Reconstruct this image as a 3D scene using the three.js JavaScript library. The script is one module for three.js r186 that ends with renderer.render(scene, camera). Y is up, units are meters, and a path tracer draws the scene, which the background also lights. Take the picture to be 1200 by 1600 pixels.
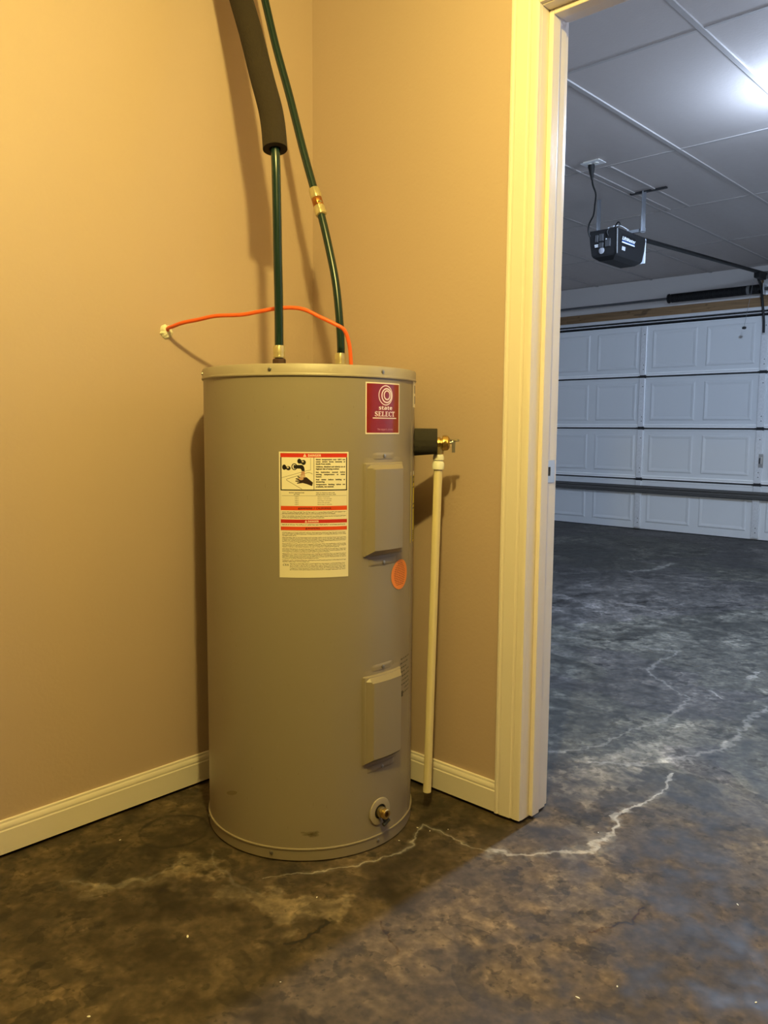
import * as THREE from 'three';
import { mergeGeometries, toCreasedNormals } from 'three/addons/utils/BufferGeometryUtils.js';
import { RoundedBoxGeometry } from 'three/addons/geometries/RoundedBoxGeometry.js';

// ------------------------------------------------------------------ camera
const scene = new THREE.Scene();
scene.background = new THREE.Color(0x000000);
const CAM = new THREE.Vector3(1.9996, 1.0696, 1.7957);
const FWD = new THREE.Vector3(-0.67887, -0.10341, -0.72694);
const camera = new THREE.PerspectiveCamera(64.78, 0.75, 0.05, 60);
camera.position.copy(CAM);
camera.up.set(-0.07577, 0.99461, -0.07073);
camera.lookAt(CAM.clone().add(FWD));
scene.add(camera);

// ------------------------------------------------------------------ renderer, exposure
const renderer = new THREE.WebGLRenderer({ antialias: true });
renderer.toneMapping = THREE.LinearToneMapping;
renderer.toneMappingExposure = 1.0;
renderer.shadowMap.enabled = true;
renderer.shadowMap.type = THREE.PCFSoftShadowMap;

// ------------------------------------------------------------------ lamps (positions; fittings are built below)
const WARM_POS = new THREE.Vector3(1.50, 2.30, 1.22);
const WARM_COL = new THREE.Color().setRGB(1.0, 0.79, 0.22);
const WARM_I = 9.3;
const COOL_POS = new THREE.Vector3(0.85, 2.50, -2.30);
const COOL_COL = new THREE.Color().setRGB(0.62, 0.80, 1.08);
const COOL_I = 17.8;          // lower half of the bulb
const COOL_UP = 3.9;        // what leaves it sideways and up

const RX = 5.4, RZ = 5.4, RC = 2.50;   // utility room: right wall, wall behind the camera, ceiling

// ------------------------------------------------------------------ helpers
function rng(seed) { let s = seed >>> 0; return () => { s = (s + 0x6D2B79F5) >>> 0; let t = s; t = Math.imul(t ^ (t >>> 15), t | 1); t ^= t + Math.imul(t ^ (t >>> 7), t | 61); return ((t ^ (t >>> 14)) >>> 0) / 4294967296; }; }
const LAT = new Float32Array(65536); { const r = rng(77); for (let i = 0; i < 65536; i++) LAT[i] = r(); }
function vnoise(x, y) {
  const xi = Math.floor(x), yi = Math.floor(y); let fx = x - xi, fy = y - yi;
  fx = fx * fx * (3 - 2 * fx); fy = fy * fy * (3 - 2 * fy);
  const x0 = xi & 255, x1 = (xi + 1) & 255, y0 = (yi & 255) << 8, y1 = ((yi + 1) & 255) << 8;
  const a = LAT[y0 + x0], b = LAT[y0 + x1], c = LAT[y1 + x0], d = LAT[y1 + x1];
  return a + (b - a) * fx + (c - a) * fy + (a - b - c + d) * fx * fy;
}
function fbm(x, y, o) { let s = 0, a = 0.5, t = 0; for (let i = 0; i < o; i++) { s += a * vnoise(x, y); t += a; a *= 0.5; x = x * 2.03 + 17.3; y = y * 2.03 + 9.1; } return s / t; }
const sst = (a, b, x) => { const t = Math.min(1, Math.max(0, (x - a) / (b - a))); return t * t * (3 - 2 * t); };
const mix = (a, b, t) => a + (b - a) * t;
const R2 = d => d * Math.PI / 180;
const V = (x, y, z) => new THREE.Vector3(x, y, z);
const used = {};
function numbered(n) { used[n] = (used[n] ?? -1) + 1; return used[n] ? n + '_' + String(used[n]).padStart(3, '0') : n; }
function mesh(name, geo, mat, parent) {
  const m = new THREE.Mesh(geo, mat); m.name = numbered(name); m.castShadow = m.receiveShadow = true; (parent || scene).add(m); return m;
}
function thing(name, label, category, pos = [0, 0, 0], group) {
  const g = new THREE.Group(); g.name = numbered(name); g.position.set(...pos); g.userData = { label, category };
  if (group) g.userData.group = group; scene.add(g); return g;
}
function tag(o, label, category, group) { o.userData.label = label; o.userData.category = category; if (group) o.userData.group = group; return o; }
function struct(name, label) { const g = new THREE.Group(); g.name = numbered(name); g.userData = { kind: 'structure', label }; scene.add(g); return g; }
function smesh(name, geo, mat, label) { const m = mesh(name, geo, mat); m.userData = { kind: 'structure', label }; return m; }
function box(x0, x1, y0, y1, z0, z1, r = 0) {
  const w = x1 - x0, h = y1 - y0, d = z1 - z0;
  const g = r > 0 ? new RoundedBoxGeometry(w, h, d, 2, r) : new THREE.BoxGeometry(w, h, d);
  g.translate((x0 + x1) / 2, (y0 + y1) / 2, (z0 + z1) / 2); return g;
}
function boxUV(x0, x1, y0, y1, z0, z1) { // box with uv in metres
  const g = box(x0, x1, y0, y1, z0, z1), p = g.attributes.position, n = g.attributes.normal, uv = g.attributes.uv;
  for (let i = 0; i < p.count; i++) {
    const ax = Math.abs(n.getX(i)), ay = Math.abs(n.getY(i));
    if (ax > 0.5) uv.setXY(i, p.getZ(i), p.getY(i)); else if (ay > 0.5) uv.setXY(i, p.getX(i), p.getZ(i)); else uv.setXY(i, p.getX(i), p.getY(i));
  }
  return g;
}
const merge = gs => mergeGeometries(gs.map(g => { const q = g.index ? g.toNonIndexed() : g.clone(); for (const k of Object.keys(q.attributes)) if (!['position', 'normal', 'uv'].includes(k)) q.deleteAttribute(k); return q; }), false);
function curve(pts) { return new THREE.CatmullRomCurve3(pts.map(p => V(...p)), false, 'centripetal'); }
function tube(pts, r, seg = 80, rad = 16) {
  const c = pts.isCurve ? pts : curve(pts);
  const g = new THREE.TubeGeometry(c, seg, r, rad, false), gs = [g];
  for (const [t, s] of [[0, -1], [1, 1]]) { const cg = new THREE.CircleGeometry(r, rad); const d = c.getTangentAt(t).multiplyScalar(s); cg.applyQuaternion(new THREE.Quaternion().setFromUnitVectors(V(0, 0, 1), d)); const q = c.getPointAt(t); cg.translate(q.x, q.y, q.z); gs.push(cg); }
  return merge(gs);
}
function rod(a, b, r, rad = 14) {
  const A = V(...a), B = V(...b), d = B.clone().sub(A), g = new THREE.CylinderGeometry(r, r, d.length(), rad);
  g.applyQuaternion(new THREE.Quaternion().setFromUnitVectors(V(0, 1, 0), d.clone().normalize())); const m = A.add(B).multiplyScalar(0.5); g.translate(m.x, m.y, m.z); return g;
}
function lathe(profile, seg, origin, dir) { // profile [radius, along]
  const g = new THREE.LatheGeometry(profile.map(p => new THREE.Vector2(p[0], p[1])), seg);
  const c = toCreasedNormals(g, R2(32));
  c.applyQuaternion(new THREE.Quaternion().setFromUnitVectors(V(0, 1, 0), V(...dir).normalize())); c.translate(...origin); return c;
}
function extrude(pts, len, bevel = 0) { // polygon in xy, extruded along +z
  const s = new THREE.Shape(pts.map(p => new THREE.Vector2(p[0], p[1])));
  return new THREE.ExtrudeGeometry(s, { depth: len, bevelEnabled: bevel > 0, bevelSize: bevel, bevelThickness: bevel, bevelSegments: 2 });
}
function dataTex(w, h, fn, srgb, rx = 1, ry = 1, wrap = true) {
  const d = new Uint8Array(w * h * 4); let k = 0; const o = [0, 0, 0];
  for (let j = 0; j < h; j++) for (let i = 0; i < w; i++) { fn(i, j, o); d[k++] = Math.max(0, Math.min(255, o[0])); d[k++] = Math.max(0, Math.min(255, o[1])); d[k++] = Math.max(0, Math.min(255, o[2])); d[k++] = 255; }
  const t = new THREE.DataTexture(d, w, h, THREE.RGBAFormat); t.magFilter = THREE.LinearFilter; t.minFilter = THREE.LinearMipmapLinearFilter; t.generateMipmaps = true;
  if (wrap) t.wrapS = t.wrapT = THREE.RepeatWrapping; t.repeat.set(rx, ry); if (srgb) t.colorSpace = THREE.SRGBColorSpace; t.needsUpdate = true; return t;
}
const l2s = v => 255 * (v <= 0.0031308 ? 12.92 * v : 1.055 * Math.pow(v, 1 / 2.4) - 0.055);
function std(rgb, rough, metal = 0, extra = {}) { return new THREE.MeshStandardMaterial({ color: new THREE.Color().setRGB(...rgb), roughness: rough, metalness: metal, ...extra }); }
// tileable noise: blend of wrapped lattice (period in lattice cells divides 256)
const tileNoise = (u, v, cells, o) => { let s = 0, a = 0.5, t = 0, c = cells; for (let i = 0; i < o; i++) { const x = u * c, y = v * c, xi = Math.floor(x), yi = Math.floor(y); let fx = x - xi, fy = y - yi; fx = fx * fx * (3 - 2 * fx); fy = fy * fy * (3 - 2 * fy); const g = (a_, b_) => LAT[((((b_ % c) + c) % c + i * 37) & 255) * 256 + ((((a_ % c) + c) % c + i * 11) & 255)]; s += a * mix(mix(g(xi, yi), g(xi + 1, yi), fx), mix(g(xi, yi + 1), g(xi + 1, yi + 1), fx), fy); t += a; a *= 0.5; c *= 2; } return s / t; };

// ------------------------------------------------------------------ materials
const bumpWall = dataTex(512, 512, (i, j, o) => { const n = tileNoise(i / 512, j / 512, 64, 2) * 200 + tileNoise(i / 512, j / 512, 8, 2) * 55; o[0] = o[1] = o[2] = n; }, false, 2.2, 2.2);
const colWall = dataTex(512, 512, (i, j, o) => { const n = (tileNoise(i / 512, j / 512, 4, 5) - 0.5) * 10 + 246; o[0] = n; o[1] = n; o[2] = n - 1; }, false, 0.6, 0.6);
const M = {};
M.paint = std([0.53, 0.395, 0.325], 0.55, 0, { bumpMap: bumpWall, bumpScale: 0.0004, map: colWall });
M.garagePaint = std([0.76, 0.73, 0.71], 0.7, 0, { bumpMap: bumpWall, bumpScale: 0.0006 });
M.ceilPaint = std([0.72, 0.68, 0.60], 0.8);
M.trim = std([0.80, 0.715, 0.665], 0.36, 0, { bumpMap: bumpWall, bumpScale: 0.0001 });
const brushed = dataTex(256, 256, (i, j, o) => { const n = tileNoise(i / 256, j / 256, 32, 3) * 60 + tileNoise((i / 256) * 4 % 1, j / 256, 4, 2) * 40 + 150; o[0] = o[1] = o[2] = n; }, false, 1.4, 1.4);
M.tile = std([0.50, 0.445, 0.42], 0.45, 0, { roughnessMap: brushed, bumpMap: bumpWall, bumpScale: 0.0003 });
M.bar = std([0.42, 0.385, 0.37], 0.5);
M.strap = std([0.30, 0.31, 0.33], 0.5, 0.5);
M.shaft = std([0.16, 0.165, 0.175], 0.4, 0.7);
M.galv = std([0.92, 0.93, 0.95], 0.40, 0.50, { map: dataTex(128, 128, (i, j, o) => { const n = tileNoise(i / 128, j / 128, 16, 2) * 40 + 210; o[0] = n; o[1] = n; o[2] = n; }, false, 6, 6) });
M.galvDark = std([0.22, 0.22, 0.22], 0.5, 0.6);
M.doorWhite = std([0.70, 0.71, 0.72], 0.48, 0, { bumpMap: bumpWall, bumpScale: 0.0003 });
M.dark = std([0.02, 0.02, 0.022], 0.55);
M.black = std([0.006, 0.006, 0.007], 0.6);
M.rubber = std([0.015, 0.015, 0.015], 0.7);
M.wood = std([1, 1, 1], 0.75, 0, { map: dataTex(512, 128, (i, j, o) => { const g = fbm(i * 0.012, j * 0.22 + fbm(i * 0.01, j * 0.03, 2) * 4, 4); const kn = sst(0.72, 0.8, fbm(i * 0.03 + 50, j * 0.06, 2)); const k = 0.55 + g * 0.6 - kn * 0.35; o[0] = l2s(0.30 * k); o[1] = l2s(0.18 * k); o[2] = l2s(0.085 * k); }, true, 0.7, 4) });
M.brass = std([0.72, 0.50, 0.17], 0.28, 1);
M.brassOld = std([0.42, 0.33, 0.16], 0.4, 0.85);
M.brassPale = std([0.62, 0.54, 0.32], 0.38, 0.7);
M.rustNut = std([0.055, 0.022, 0.015], 0.7, 0.2);
M.steel = std([0.55, 0.54, 0.52], 0.3, 0.9);
M.screw = std([0.35, 0.34, 0.32], 0.35, 0.9);
M.hose = new THREE.MeshPhysicalMaterial({ color: new THREE.Color().setRGB(0.007, 0.025, 0.022), roughness: 0.27, clearcoat: 0.0 });
M.foam = std([0.022, 0.0135, 0.008], 0.95, 0, { bumpMap: bumpWall, bumpScale: 0.0012 });
M.foamBlack = std([0.022, 0.018, 0.013], 0.92, 0, { bumpMap: bumpWall, bumpScale: 0.001 });
M.orange = std([0.86, 0.13, 0.025], 0.45);
M.caulk = std([0.82, 0.78, 0.62], 0.7);
M.cpvc = std([0.78, 0.66, 0.42], 0.42);
M.pvcWhite = std([0.86, 0.83, 0.74], 0.4);
M.taupe = std([0.27, 0.222, 0.170], 0.36);
M.taupeLight = std([0.36, 0.305, 0.245], 0.45);

// ------------------------------------------------------------------ floor (one stained concrete slab through both rooms)
// mineral lines: points [x, z], width, strength (pale +, dark scratch -)
const floorLines = [
  [[[0.55, 0.655], [0.61, 0.56], [0.672, 0.458], [0.693, 0.388], [0.709, 0.321], [0.68, 0.25], [0.659, 0.194], [0.676, 0.187], [0.739, 0.189], [0.806, 0.193], [0.86, 0.185]], 0.0040, 0.17],
  [[[0.86, 0.185], [0.943, 0.135], [0.995, 0.069], [1.049, 0.004]], 0.013, 0.24],
  [[[1.049, 0.004], [1.047, -0.084], [1.039, -0.171], [1.004, -0.214], [1.008, -0.27], [1.029, -0.328]], 0.012, 0.34],
  [[[1.029, -0.328], [1.038, -0.392], [1.036, -0.483], [1.003, -0.603]], 0.006, 0.30],
  [[[0.633, -0.483], [0.67, -0.511], [0.693, -0.556], [0.738, -0.669], [0.739, -0.858], [0.786, -0.991], [0.774, -1.218], [0.755, -1.335], [0.56, -1.49], [0.475, -1.561], [0.436, -1.73], [0.443, -1.962]], 0.012, 0.10],
  [[[0.783, -0.498], [0.902, -0.592], [0.99, -0.784], [1.046, -0.913], [1.035, -1.061], [1.012, -1.257], [1.016, -1.454]], 0.017, 0.12],
  [[[-0.759, -3.903], [-0.658, -4.125], [-0.697, -4.506]], 0.035, 0.16], [[[0.291, -1.940], [0.434, -1.984]], 0.015, 0.10], [[[0.779, -1.491], [0.854, -1.431]], 0.008, 0.15], [[[0.832, -1.782], [0.840, -1.919]], 0.012, 0.16],
  [[[0.24, 0.985], [0.315, 0.925], [0.352, 0.85], [0.345, 0.76]], 0.016, 0.06], [[[0.36, 0.67], [0.42, 0.70], [0.52, 0.715], [0.60, 0.70]], 0.006, 0.04],
  [[[0.772, 0.780], [0.792, 0.749], [0.793, 0.713], [0.781, 0.669]], 0.006, -0.05], [[[1.213, 0.306], [1.238, 0.263], [1.263, 0.208], [1.261, 0.138]], 0.005, -0.05],
  [[[1.072, -0.736], [1.152, -0.733], [1.243, -0.745]], 0.008, -0.05], [[[0.774, -0.336], [0.839, -0.318]], 0.006, -0.03], [[[-0.333, -2.820], [-0.202, -2.899], [-0.145, -3.143]], 0.035, -0.05], [[[0.037, -1.894], [0.166, -2.021], [0.197, -2.141]], 0.015, -0.04],
  [[[0.155, -3.052], [0.276, -3.298]], 0.04, -0.05], [[[0.424, -1.791], [0.564, -1.784]], 0.012, -0.05], [[[0.863, 0.590], [0.933, 0.615], [0.968, 0.639]], 0.004, -0.035], [[[-0.570, -2.455], [-0.605, -2.824], [-0.537, -3.037]], 0.03, -0.04], [[[0.223, -1.521], [0.301, -1.527]], 0.014, -0.05]];
// worn or soaked patches: outline, tone (log, light +, dark -), raggedness
const floorPatches = [
  [[[0.748, -0.311], [0.754, -0.449], [0.786, -0.646], [0.833, -0.784], [0.847, -0.962], [0.838, -1.153], [0.943, -1.190], [1.005, -1.116], [1.020, -0.926], [0.959, -0.754], [0.928, -0.583], [0.931, -0.364], [0.930, -0.211], [0.863, -0.185]], 0.62, 0.045],
  [[[0.001, -2.135], [0.080, -2.311], [0.116, -2.554], [0.294, -2.839], [0.458, -2.586], [0.509, -2.359], [0.498, -2.177], [0.365, -2.344], [0.222, -2.315], [0.236, -2.055], [0.119, -1.975]], -0.50, 0.07],
  [[[0.217, -1.181], [0.492, -1.449], [0.699, -1.301], [0.780, -1.031], [0.740, -0.734], [0.687, -0.565], [0.613, -0.532]], -0.30, 0.05],
  [[[-1.953, -4.769], [-1.419, -5.443], [-0.254, -5.424], [0.098, -4.323], [-0.476, -4.112], [-0.637, -3.410], [-1.006, -3.210]], -0.28, 0.25],
  [[[0.227, 0.963], [0.315, 0.909], [0.351, 0.829], [0.343, 0.745], [0.382, 0.687], [0.443, 0.701], [0.445, 0.784], [0.408, 0.864], [0.331, 0.965]], 0.55, 0.05],
  [[[0.459, 0.740], [0.596, 0.676], [0.692, 0.603], [0.747, 0.595], [0.767, 0.633], [0.734, 0.698], [0.745, 0.779], [0.639, 0.756], [0.526, 0.761]], 0.60, 0.06],
  [[[0.848, 0.781], [0.914, 0.542], [1.007, 0.387], [1.118, 0.378], [1.176, 0.621], [1.047, 0.834], [0.948, 0.884]], 0.10, 0.08],
  [[[1.050, 0.259], [1.038, 0.139], [1.126, 0.015], [1.215, 0.028], [1.256, 0.132], [1.228, 0.272], [1.146, 0.319]], 0.30, 0.012],
  [[[1.156, -0.098], [1.144, -0.322], [1.162, -0.501], [1.273, -0.396], [1.332, -0.143], [1.298, 0.040], [1.233, 0.066]], -0.25, 0.09],
  [[[1.289, 0.275], [1.329, 0.112], [1.410, 0.067], [1.449, -0.104], [1.525, 0.135], [1.475, 0.336], [1.409, 0.468], [1.335, 0.421]], -0.28, 0.09],
  [[[0.147, 0.953], [0.147, 0.870], [0.286, 0.918], [0.262, 0.977]], -0.22, 0.05], [[[0.437, 0.864], [0.412, 0.707], [0.453, 0.699], [0.511, 0.828], [0.502, 0.936]], -0.42, 0.06], [[[0.632, 0.811], [0.684, 0.729], [0.789, 0.781], [0.804, 0.876], [0.711, 0.885]], -0.30, 0.07],
  [[[0.515, 0.065], [0.573, 0.010], [0.673, 0.106], [0.650, 0.202], [0.583, 0.165]], -0.55, 0.02],
  [[[0.99, 0.07], [0.995, -0.10], [1.09, -0.12], [1.11, 0.02], [1.06, 0.13]], 0.55, 0.07]];
// rings left by buckets: x, z, radius, tone inside, tone of the rim, rim width
const floorRings = [[0.198, 0.676, 0.088, -0.15, -1.0, 0.007], [0.229, 0.858, 0.098, -0.55, -0.3, 0.008]];
function distSeg(px, pz, a, b) { const vx = b[0] - a[0], vz = b[1] - a[1]; let t = ((px - a[0]) * vx + (pz - a[1]) * vz) / (vx * vx + vz * vz); t = Math.max(0, Math.min(1, t)); return Math.hypot(px - a[0] - t * vx, pz - a[1] - t * vz); }
function floorTex(N, x0, z0, size) { // world square [x0,x0+size] x [z0,z0+size]; row j grows with z
  const px = size / N, add = new Float32Array(N * N), tone = new Float32Array(N * N);
  const each = (ax, bx, az, bz, f) => { if (bx < x0 || ax > x0 + size || bz < z0 || az > z0 + size) return; const cl = v => Math.max(0, Math.min(N - 1, Math.floor(v))); const i0 = cl((ax - x0) / px), i1 = cl((bx - x0) / px), j0 = cl((az - z0) / px), j1 = cl((bz - z0) / px); for (let j = j0; j <= j1; j++) for (let i = i0; i <= i1; i++) f(x0 + (i + 0.5) * px, z0 + (j + 0.5) * px, j * N + i); };
  for (const [pts, st, rag] of floorPatches) {
    let ax = 9, bx = -9, az = 9, bz = -9; for (const [x, z] of pts) { ax = Math.min(ax, x); bx = Math.max(bx, x); az = Math.min(az, z); bz = Math.max(bz, z); } const m = rag * 1.5 + 0.02, fr = 1.1 / rag;
    each(ax - m, bx + m, az - m, bz + m, (x, z, k) => {
      let ins = false, d = 9; for (let a = 0, b = pts.length - 1; a < pts.length; b = a++) { const A = pts[a], B = pts[b]; if ((A[1] > z) !== (B[1] > z) && x < (B[0] - A[0]) * (z - A[1]) / (B[1] - A[1]) + A[0]) ins = !ins; d = Math.min(d, distSeg(x, z, A, B)); }
      const sd = (ins ? d : -d) + (fbm(x * fr + 13, z * fr + 4, 5) - 0.5) * rag * 3.2, v = sst(-rag * 0.22, rag * 0.22, sd); if (v > 0) tone[k] += st * v * (0.75 + 0.5 * fbm(x * 30 + 2, z * 30, 3));
    });
  }
  for (const [cx, cz, r, ins, ed, w] of floorRings) each(cx - r * 1.2, cx + r * 1.2, cz - r * 1.2, cz + r * 1.2, (x, z, k) => { const d = Math.hypot(x - cx, z - cz) + (fbm(x * 30, z * 30, 3) - 0.5) * 0.014, v = 1 - sst(r - 0.006, r, d); tone[k] = tone[k] * (1 - 0.8 * v) + ins * v + ed * Math.max(0, 1 - Math.abs(d - r) / w) * (0.3 + 1.2 * fbm(x * 18 + 7, z * 18, 3)); });
  for (const [pts, w, st] of floorLines) for (let q = 0; q + 1 < pts.length; q++) {
    const a = pts[q], b = pts[q + 1], m = w * 4 + 0.02;
    each(Math.min(a[0], b[0]) - m, Math.max(a[0], b[0]) + m, Math.min(a[1], b[1]) - m, Math.max(a[1], b[1]) + m, (x, z, k) => {
      const jit = w * 2.2 + 0.016, wx = x + (fbm(x * 34, z * 34 + 5, 4) - 0.5) * jit, wz = z + (fbm(x * 34 + 31, z * 34, 4) - 0.5) * jit;
      const d = distSeg(wx, wz, a, b), ww = w * (0.4 + 1.2 * fbm(x * 14, z * 14 + 40, 3)); if (d > w * 4) return;
      const v = st * ((0.45 + 0.9 * fbm(x * 55 + 9, z * 55, 3)) * 0.85 * (1 - sst(ww * 0.2, ww * 0.8, d)) + 0.38 * (1 - sst(0, w * 3.2, d)) * sst(0.40, 0.66, fbm(x * 48, z * 48 + 3, 4)));
      add[k] = Math.abs(v) > Math.abs(add[k]) ? v : add[k];
    });
  }
  const rough = new Uint8Array(N * N * 4), col = new Uint8Array(N * N * 4); let k = 0;
  for (let j = 0; j < N; j++) for (let i = 0; i < N; i++) {
    const x = x0 + (i + 0.5) * px, z = z0 + (j + 0.5) * px, K = j * N + i;
    const wx = x + (fbm(x * 2.3, z * 2.3, 3) - 0.5) * 0.45, wz = z + (fbm(x * 2.3 + 40, z * 2.3, 3) - 0.5) * 0.45;
    const n1 = fbm(wx * 1.9 + 3, wz * 1.9 + 8, 4), n2 = fbm(wx * 7 + 20, wz * 7, 5), n3 = fbm(x * 70, z * 70, 3), n4 = fbm(wx * 3.0 + 60, wz * 3.0 + 12, 6), n5 = fbm(x * 22 + 7, z * 22, 4);
    let t = (n1 - 0.5) * 1.3 + (n2 - 0.5) * 1.5 + (n5 - 0.5) * 1.6 + (n3 - 0.5) * 1.2 + tone[K];
    t += mix(-0.13, 0.12, sst(0.497, 0.512, n4));                                              // worn coating with crisp borders
    t -= 0.30 * (1 - sst(0.0, 0.007, Math.abs(n4 - 0.500))) * sst(0.47, 0.60, n5);              // dirt gathered along those borders
    t += 0.22 * (1 - sst(0.0, 0.006, Math.abs(n4 - 0.575))) * sst(0.45, 0.58, n2);
    t -= 0.50 * sst(0.585, 0.625, fbm(wx * 10 + 5, wz * 10 + 70, 5)) * sst(0.44, 0.56, n1);      // dark scuffs
    t -= 0.45 * sst(0.62, 0.68, fbm(x * 30 + 90, z * 30, 4)) * sst(0.45, 0.60, n2);
    t -= 0.55 * sst(0.655, 0.675, fbm(x * 17 + 3 + n5, z * 17 + 33, 5)) * sst(0.46, 0.56, n2) + 0.5 * sst(0.70, 0.73, fbm(x * 60 + 50, z * 60 + 8, 3)) * sst(0.48, 0.6, n5);
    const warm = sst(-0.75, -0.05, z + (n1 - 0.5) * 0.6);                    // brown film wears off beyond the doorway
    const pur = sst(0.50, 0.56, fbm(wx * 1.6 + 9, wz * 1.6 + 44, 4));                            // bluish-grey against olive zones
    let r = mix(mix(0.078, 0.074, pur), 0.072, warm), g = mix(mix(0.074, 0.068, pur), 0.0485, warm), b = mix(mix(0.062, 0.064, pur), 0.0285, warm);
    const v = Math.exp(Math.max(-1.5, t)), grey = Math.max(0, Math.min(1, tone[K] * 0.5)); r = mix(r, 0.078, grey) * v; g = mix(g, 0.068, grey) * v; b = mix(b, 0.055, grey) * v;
    const a = add[K]; r = Math.max(0.012, r + a); g = Math.max(0.010, g + a * 0.95); b = Math.max(0.008, b + a * 0.88);
    col[k] = l2s(Math.min(0.8, r)); col[k + 1] = l2s(Math.min(0.8, g)); col[k + 2] = l2s(Math.min(0.8, b)); col[k + 3] = 255;
    rough[k] = rough[k + 1] = rough[k + 2] = 255 * Math.min(0.95, Math.max(0.50, 0.70 + (n2 - 0.5) * 0.45 + (n5 - 0.5) * 0.35 + a * 0.5)); rough[k + 3] = 255; k += 4;
  }
  const mk = (d, sr) => { const t = new THREE.DataTexture(d, N, N, THREE.RGBAFormat); t.magFilter = THREE.LinearFilter; t.minFilter = THREE.LinearMipmapLinearFilter; t.generateMipmaps = true; if (sr) t.colorSpace = THREE.SRGBColorSpace; t.needsUpdate = true; return t; };
  const rt = mk(rough, false);
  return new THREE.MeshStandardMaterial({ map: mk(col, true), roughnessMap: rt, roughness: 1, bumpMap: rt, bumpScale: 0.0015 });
}
const floor = struct('floor', 'stained brown and grey concrete floor running through the doorway into the garage');
function slab(x0, x1, z0, z1, mat, tx, tz, ts) {
  const g = box(x0, x1, -0.12, 0, z0, z1), p = g.attributes.position, uv = g.attributes.uv;
  for (let i = 0; i < p.count; i++) uv.setXY(i, (p.getX(i) - tx) / ts, (p.getZ(i) - tz) / ts);
  return mesh('concrete_slab', g, mat, floor);
}
{
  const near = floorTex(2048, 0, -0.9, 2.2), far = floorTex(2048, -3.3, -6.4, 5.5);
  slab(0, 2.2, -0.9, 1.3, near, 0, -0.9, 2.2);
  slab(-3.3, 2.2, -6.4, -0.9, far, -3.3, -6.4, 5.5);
  const plain = floorTex(512, 2.2, -3, 4);
  slab(2.2, RX + 0.1, -6.6, RZ + 0.1, plain, 2.2, -7, 14);
  slab(-0.1, 2.2, 1.3, RZ + 0.1, plain, 0, 0, 7);
  slab(-3.7, 0, -0.9, 0, plain, -3.7, -3, 7);
  slab(-3.7, -3.3, -6.6, -0.9, plain, -3.7, -7, 7);
  slab(-3.3, 2.2, -6.6, -6.4, plain, -3.3, -8, 7);
}

// ------------------------------------------------------------------ room shell
const JX = 0.844, JR = 1.660, HEAD = 2.105, CZ = -0.1157, GZ = -6.435, GCEIL = 2.637;
smesh('wall_left', boxUV(-0.1, 0, 0.018, RC + 0.05, -0.05, RZ), M.paint, 'tan painted wall left of the water heater');
{
  const wb = struct('wall_back', 'tan painted wall with the doorway, right of the water heater');
  mesh('wall_panel', boxUV(0, JX - 0.019, 0.018, RC + 0.05, -0.057, 0), M.paint, wb);
  mesh('wall_panel', boxUV(JR + 0.019, RX, 0, RC + 0.05, -0.057, 0), M.paint, wb);
  mesh('wall_panel', boxUV(JX - 0.019, JR + 0.019, HEAD + 0.019, RC + 0.05, -0.057, 0), M.paint, wb);
  const wn = struct('wall_near', 'garage side of the dividing wall, grey paint');
  mesh('wall_panel', boxUV(-3.6, JX - 0.019, 0, 2.75, CZ, -0.0575), M.garagePaint, wn);
  mesh('wall_panel', boxUV(JR + 0.019, 2.20, 0, 2.75, CZ, -0.0575), M.garagePaint, wn);
  mesh('wall_panel', boxUV(JX - 0.019, JR + 0.019, HEAD + 0.019, 2.75, CZ, -0.0575), M.garagePaint, wn);
}
smesh('wall_right', boxUV(RX, RX + 0.1, 0, RC + 0.05, -0.05, RZ), M.paint, 'tan painted wall behind the camera on the right');
smesh('wall_front', boxUV(-0.1, RX + 0.1, 0, RC + 0.05, RZ, RZ + 0.1), M.paint, 'tan painted wall behind the camera');
smesh('ceiling', boxUV(-0.1, RX + 0.1, RC, RC + 0.08, -0.02, RZ + 0.1), M.ceilPaint, 'white painted ceiling of the utility room');
smesh('wall_garage_left', boxUV(-3.7, -3.6, 0, 2.75, -6.6, -0.06), M.garagePaint, 'grey garage side wall on the left');
smesh('wall_garage_right', boxUV(2.10, 2.20, 0, 2.75, -6.6, CZ + 0.0005), M.garagePaint, 'grey garage side wall on the right');
{
  const wf = struct('wall_far', 'grey wall above and beside the overhead garage door');
  mesh('wall_panel', boxUV(-3.6, 2.10, 2.26, 2.75, GZ - 0.14, GZ - 0.005), M.garagePaint, wf);
  mesh('wall_panel', boxUV(-3.6, -3.16, 0, 2.26, GZ - 0.14, GZ - 0.005), M.garagePaint, wf);
  mesh('wall_panel', boxUV(1.75, 2.10, 0, 2.26, GZ - 0.14, GZ - 0.005), M.garagePaint, wf);
}
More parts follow.
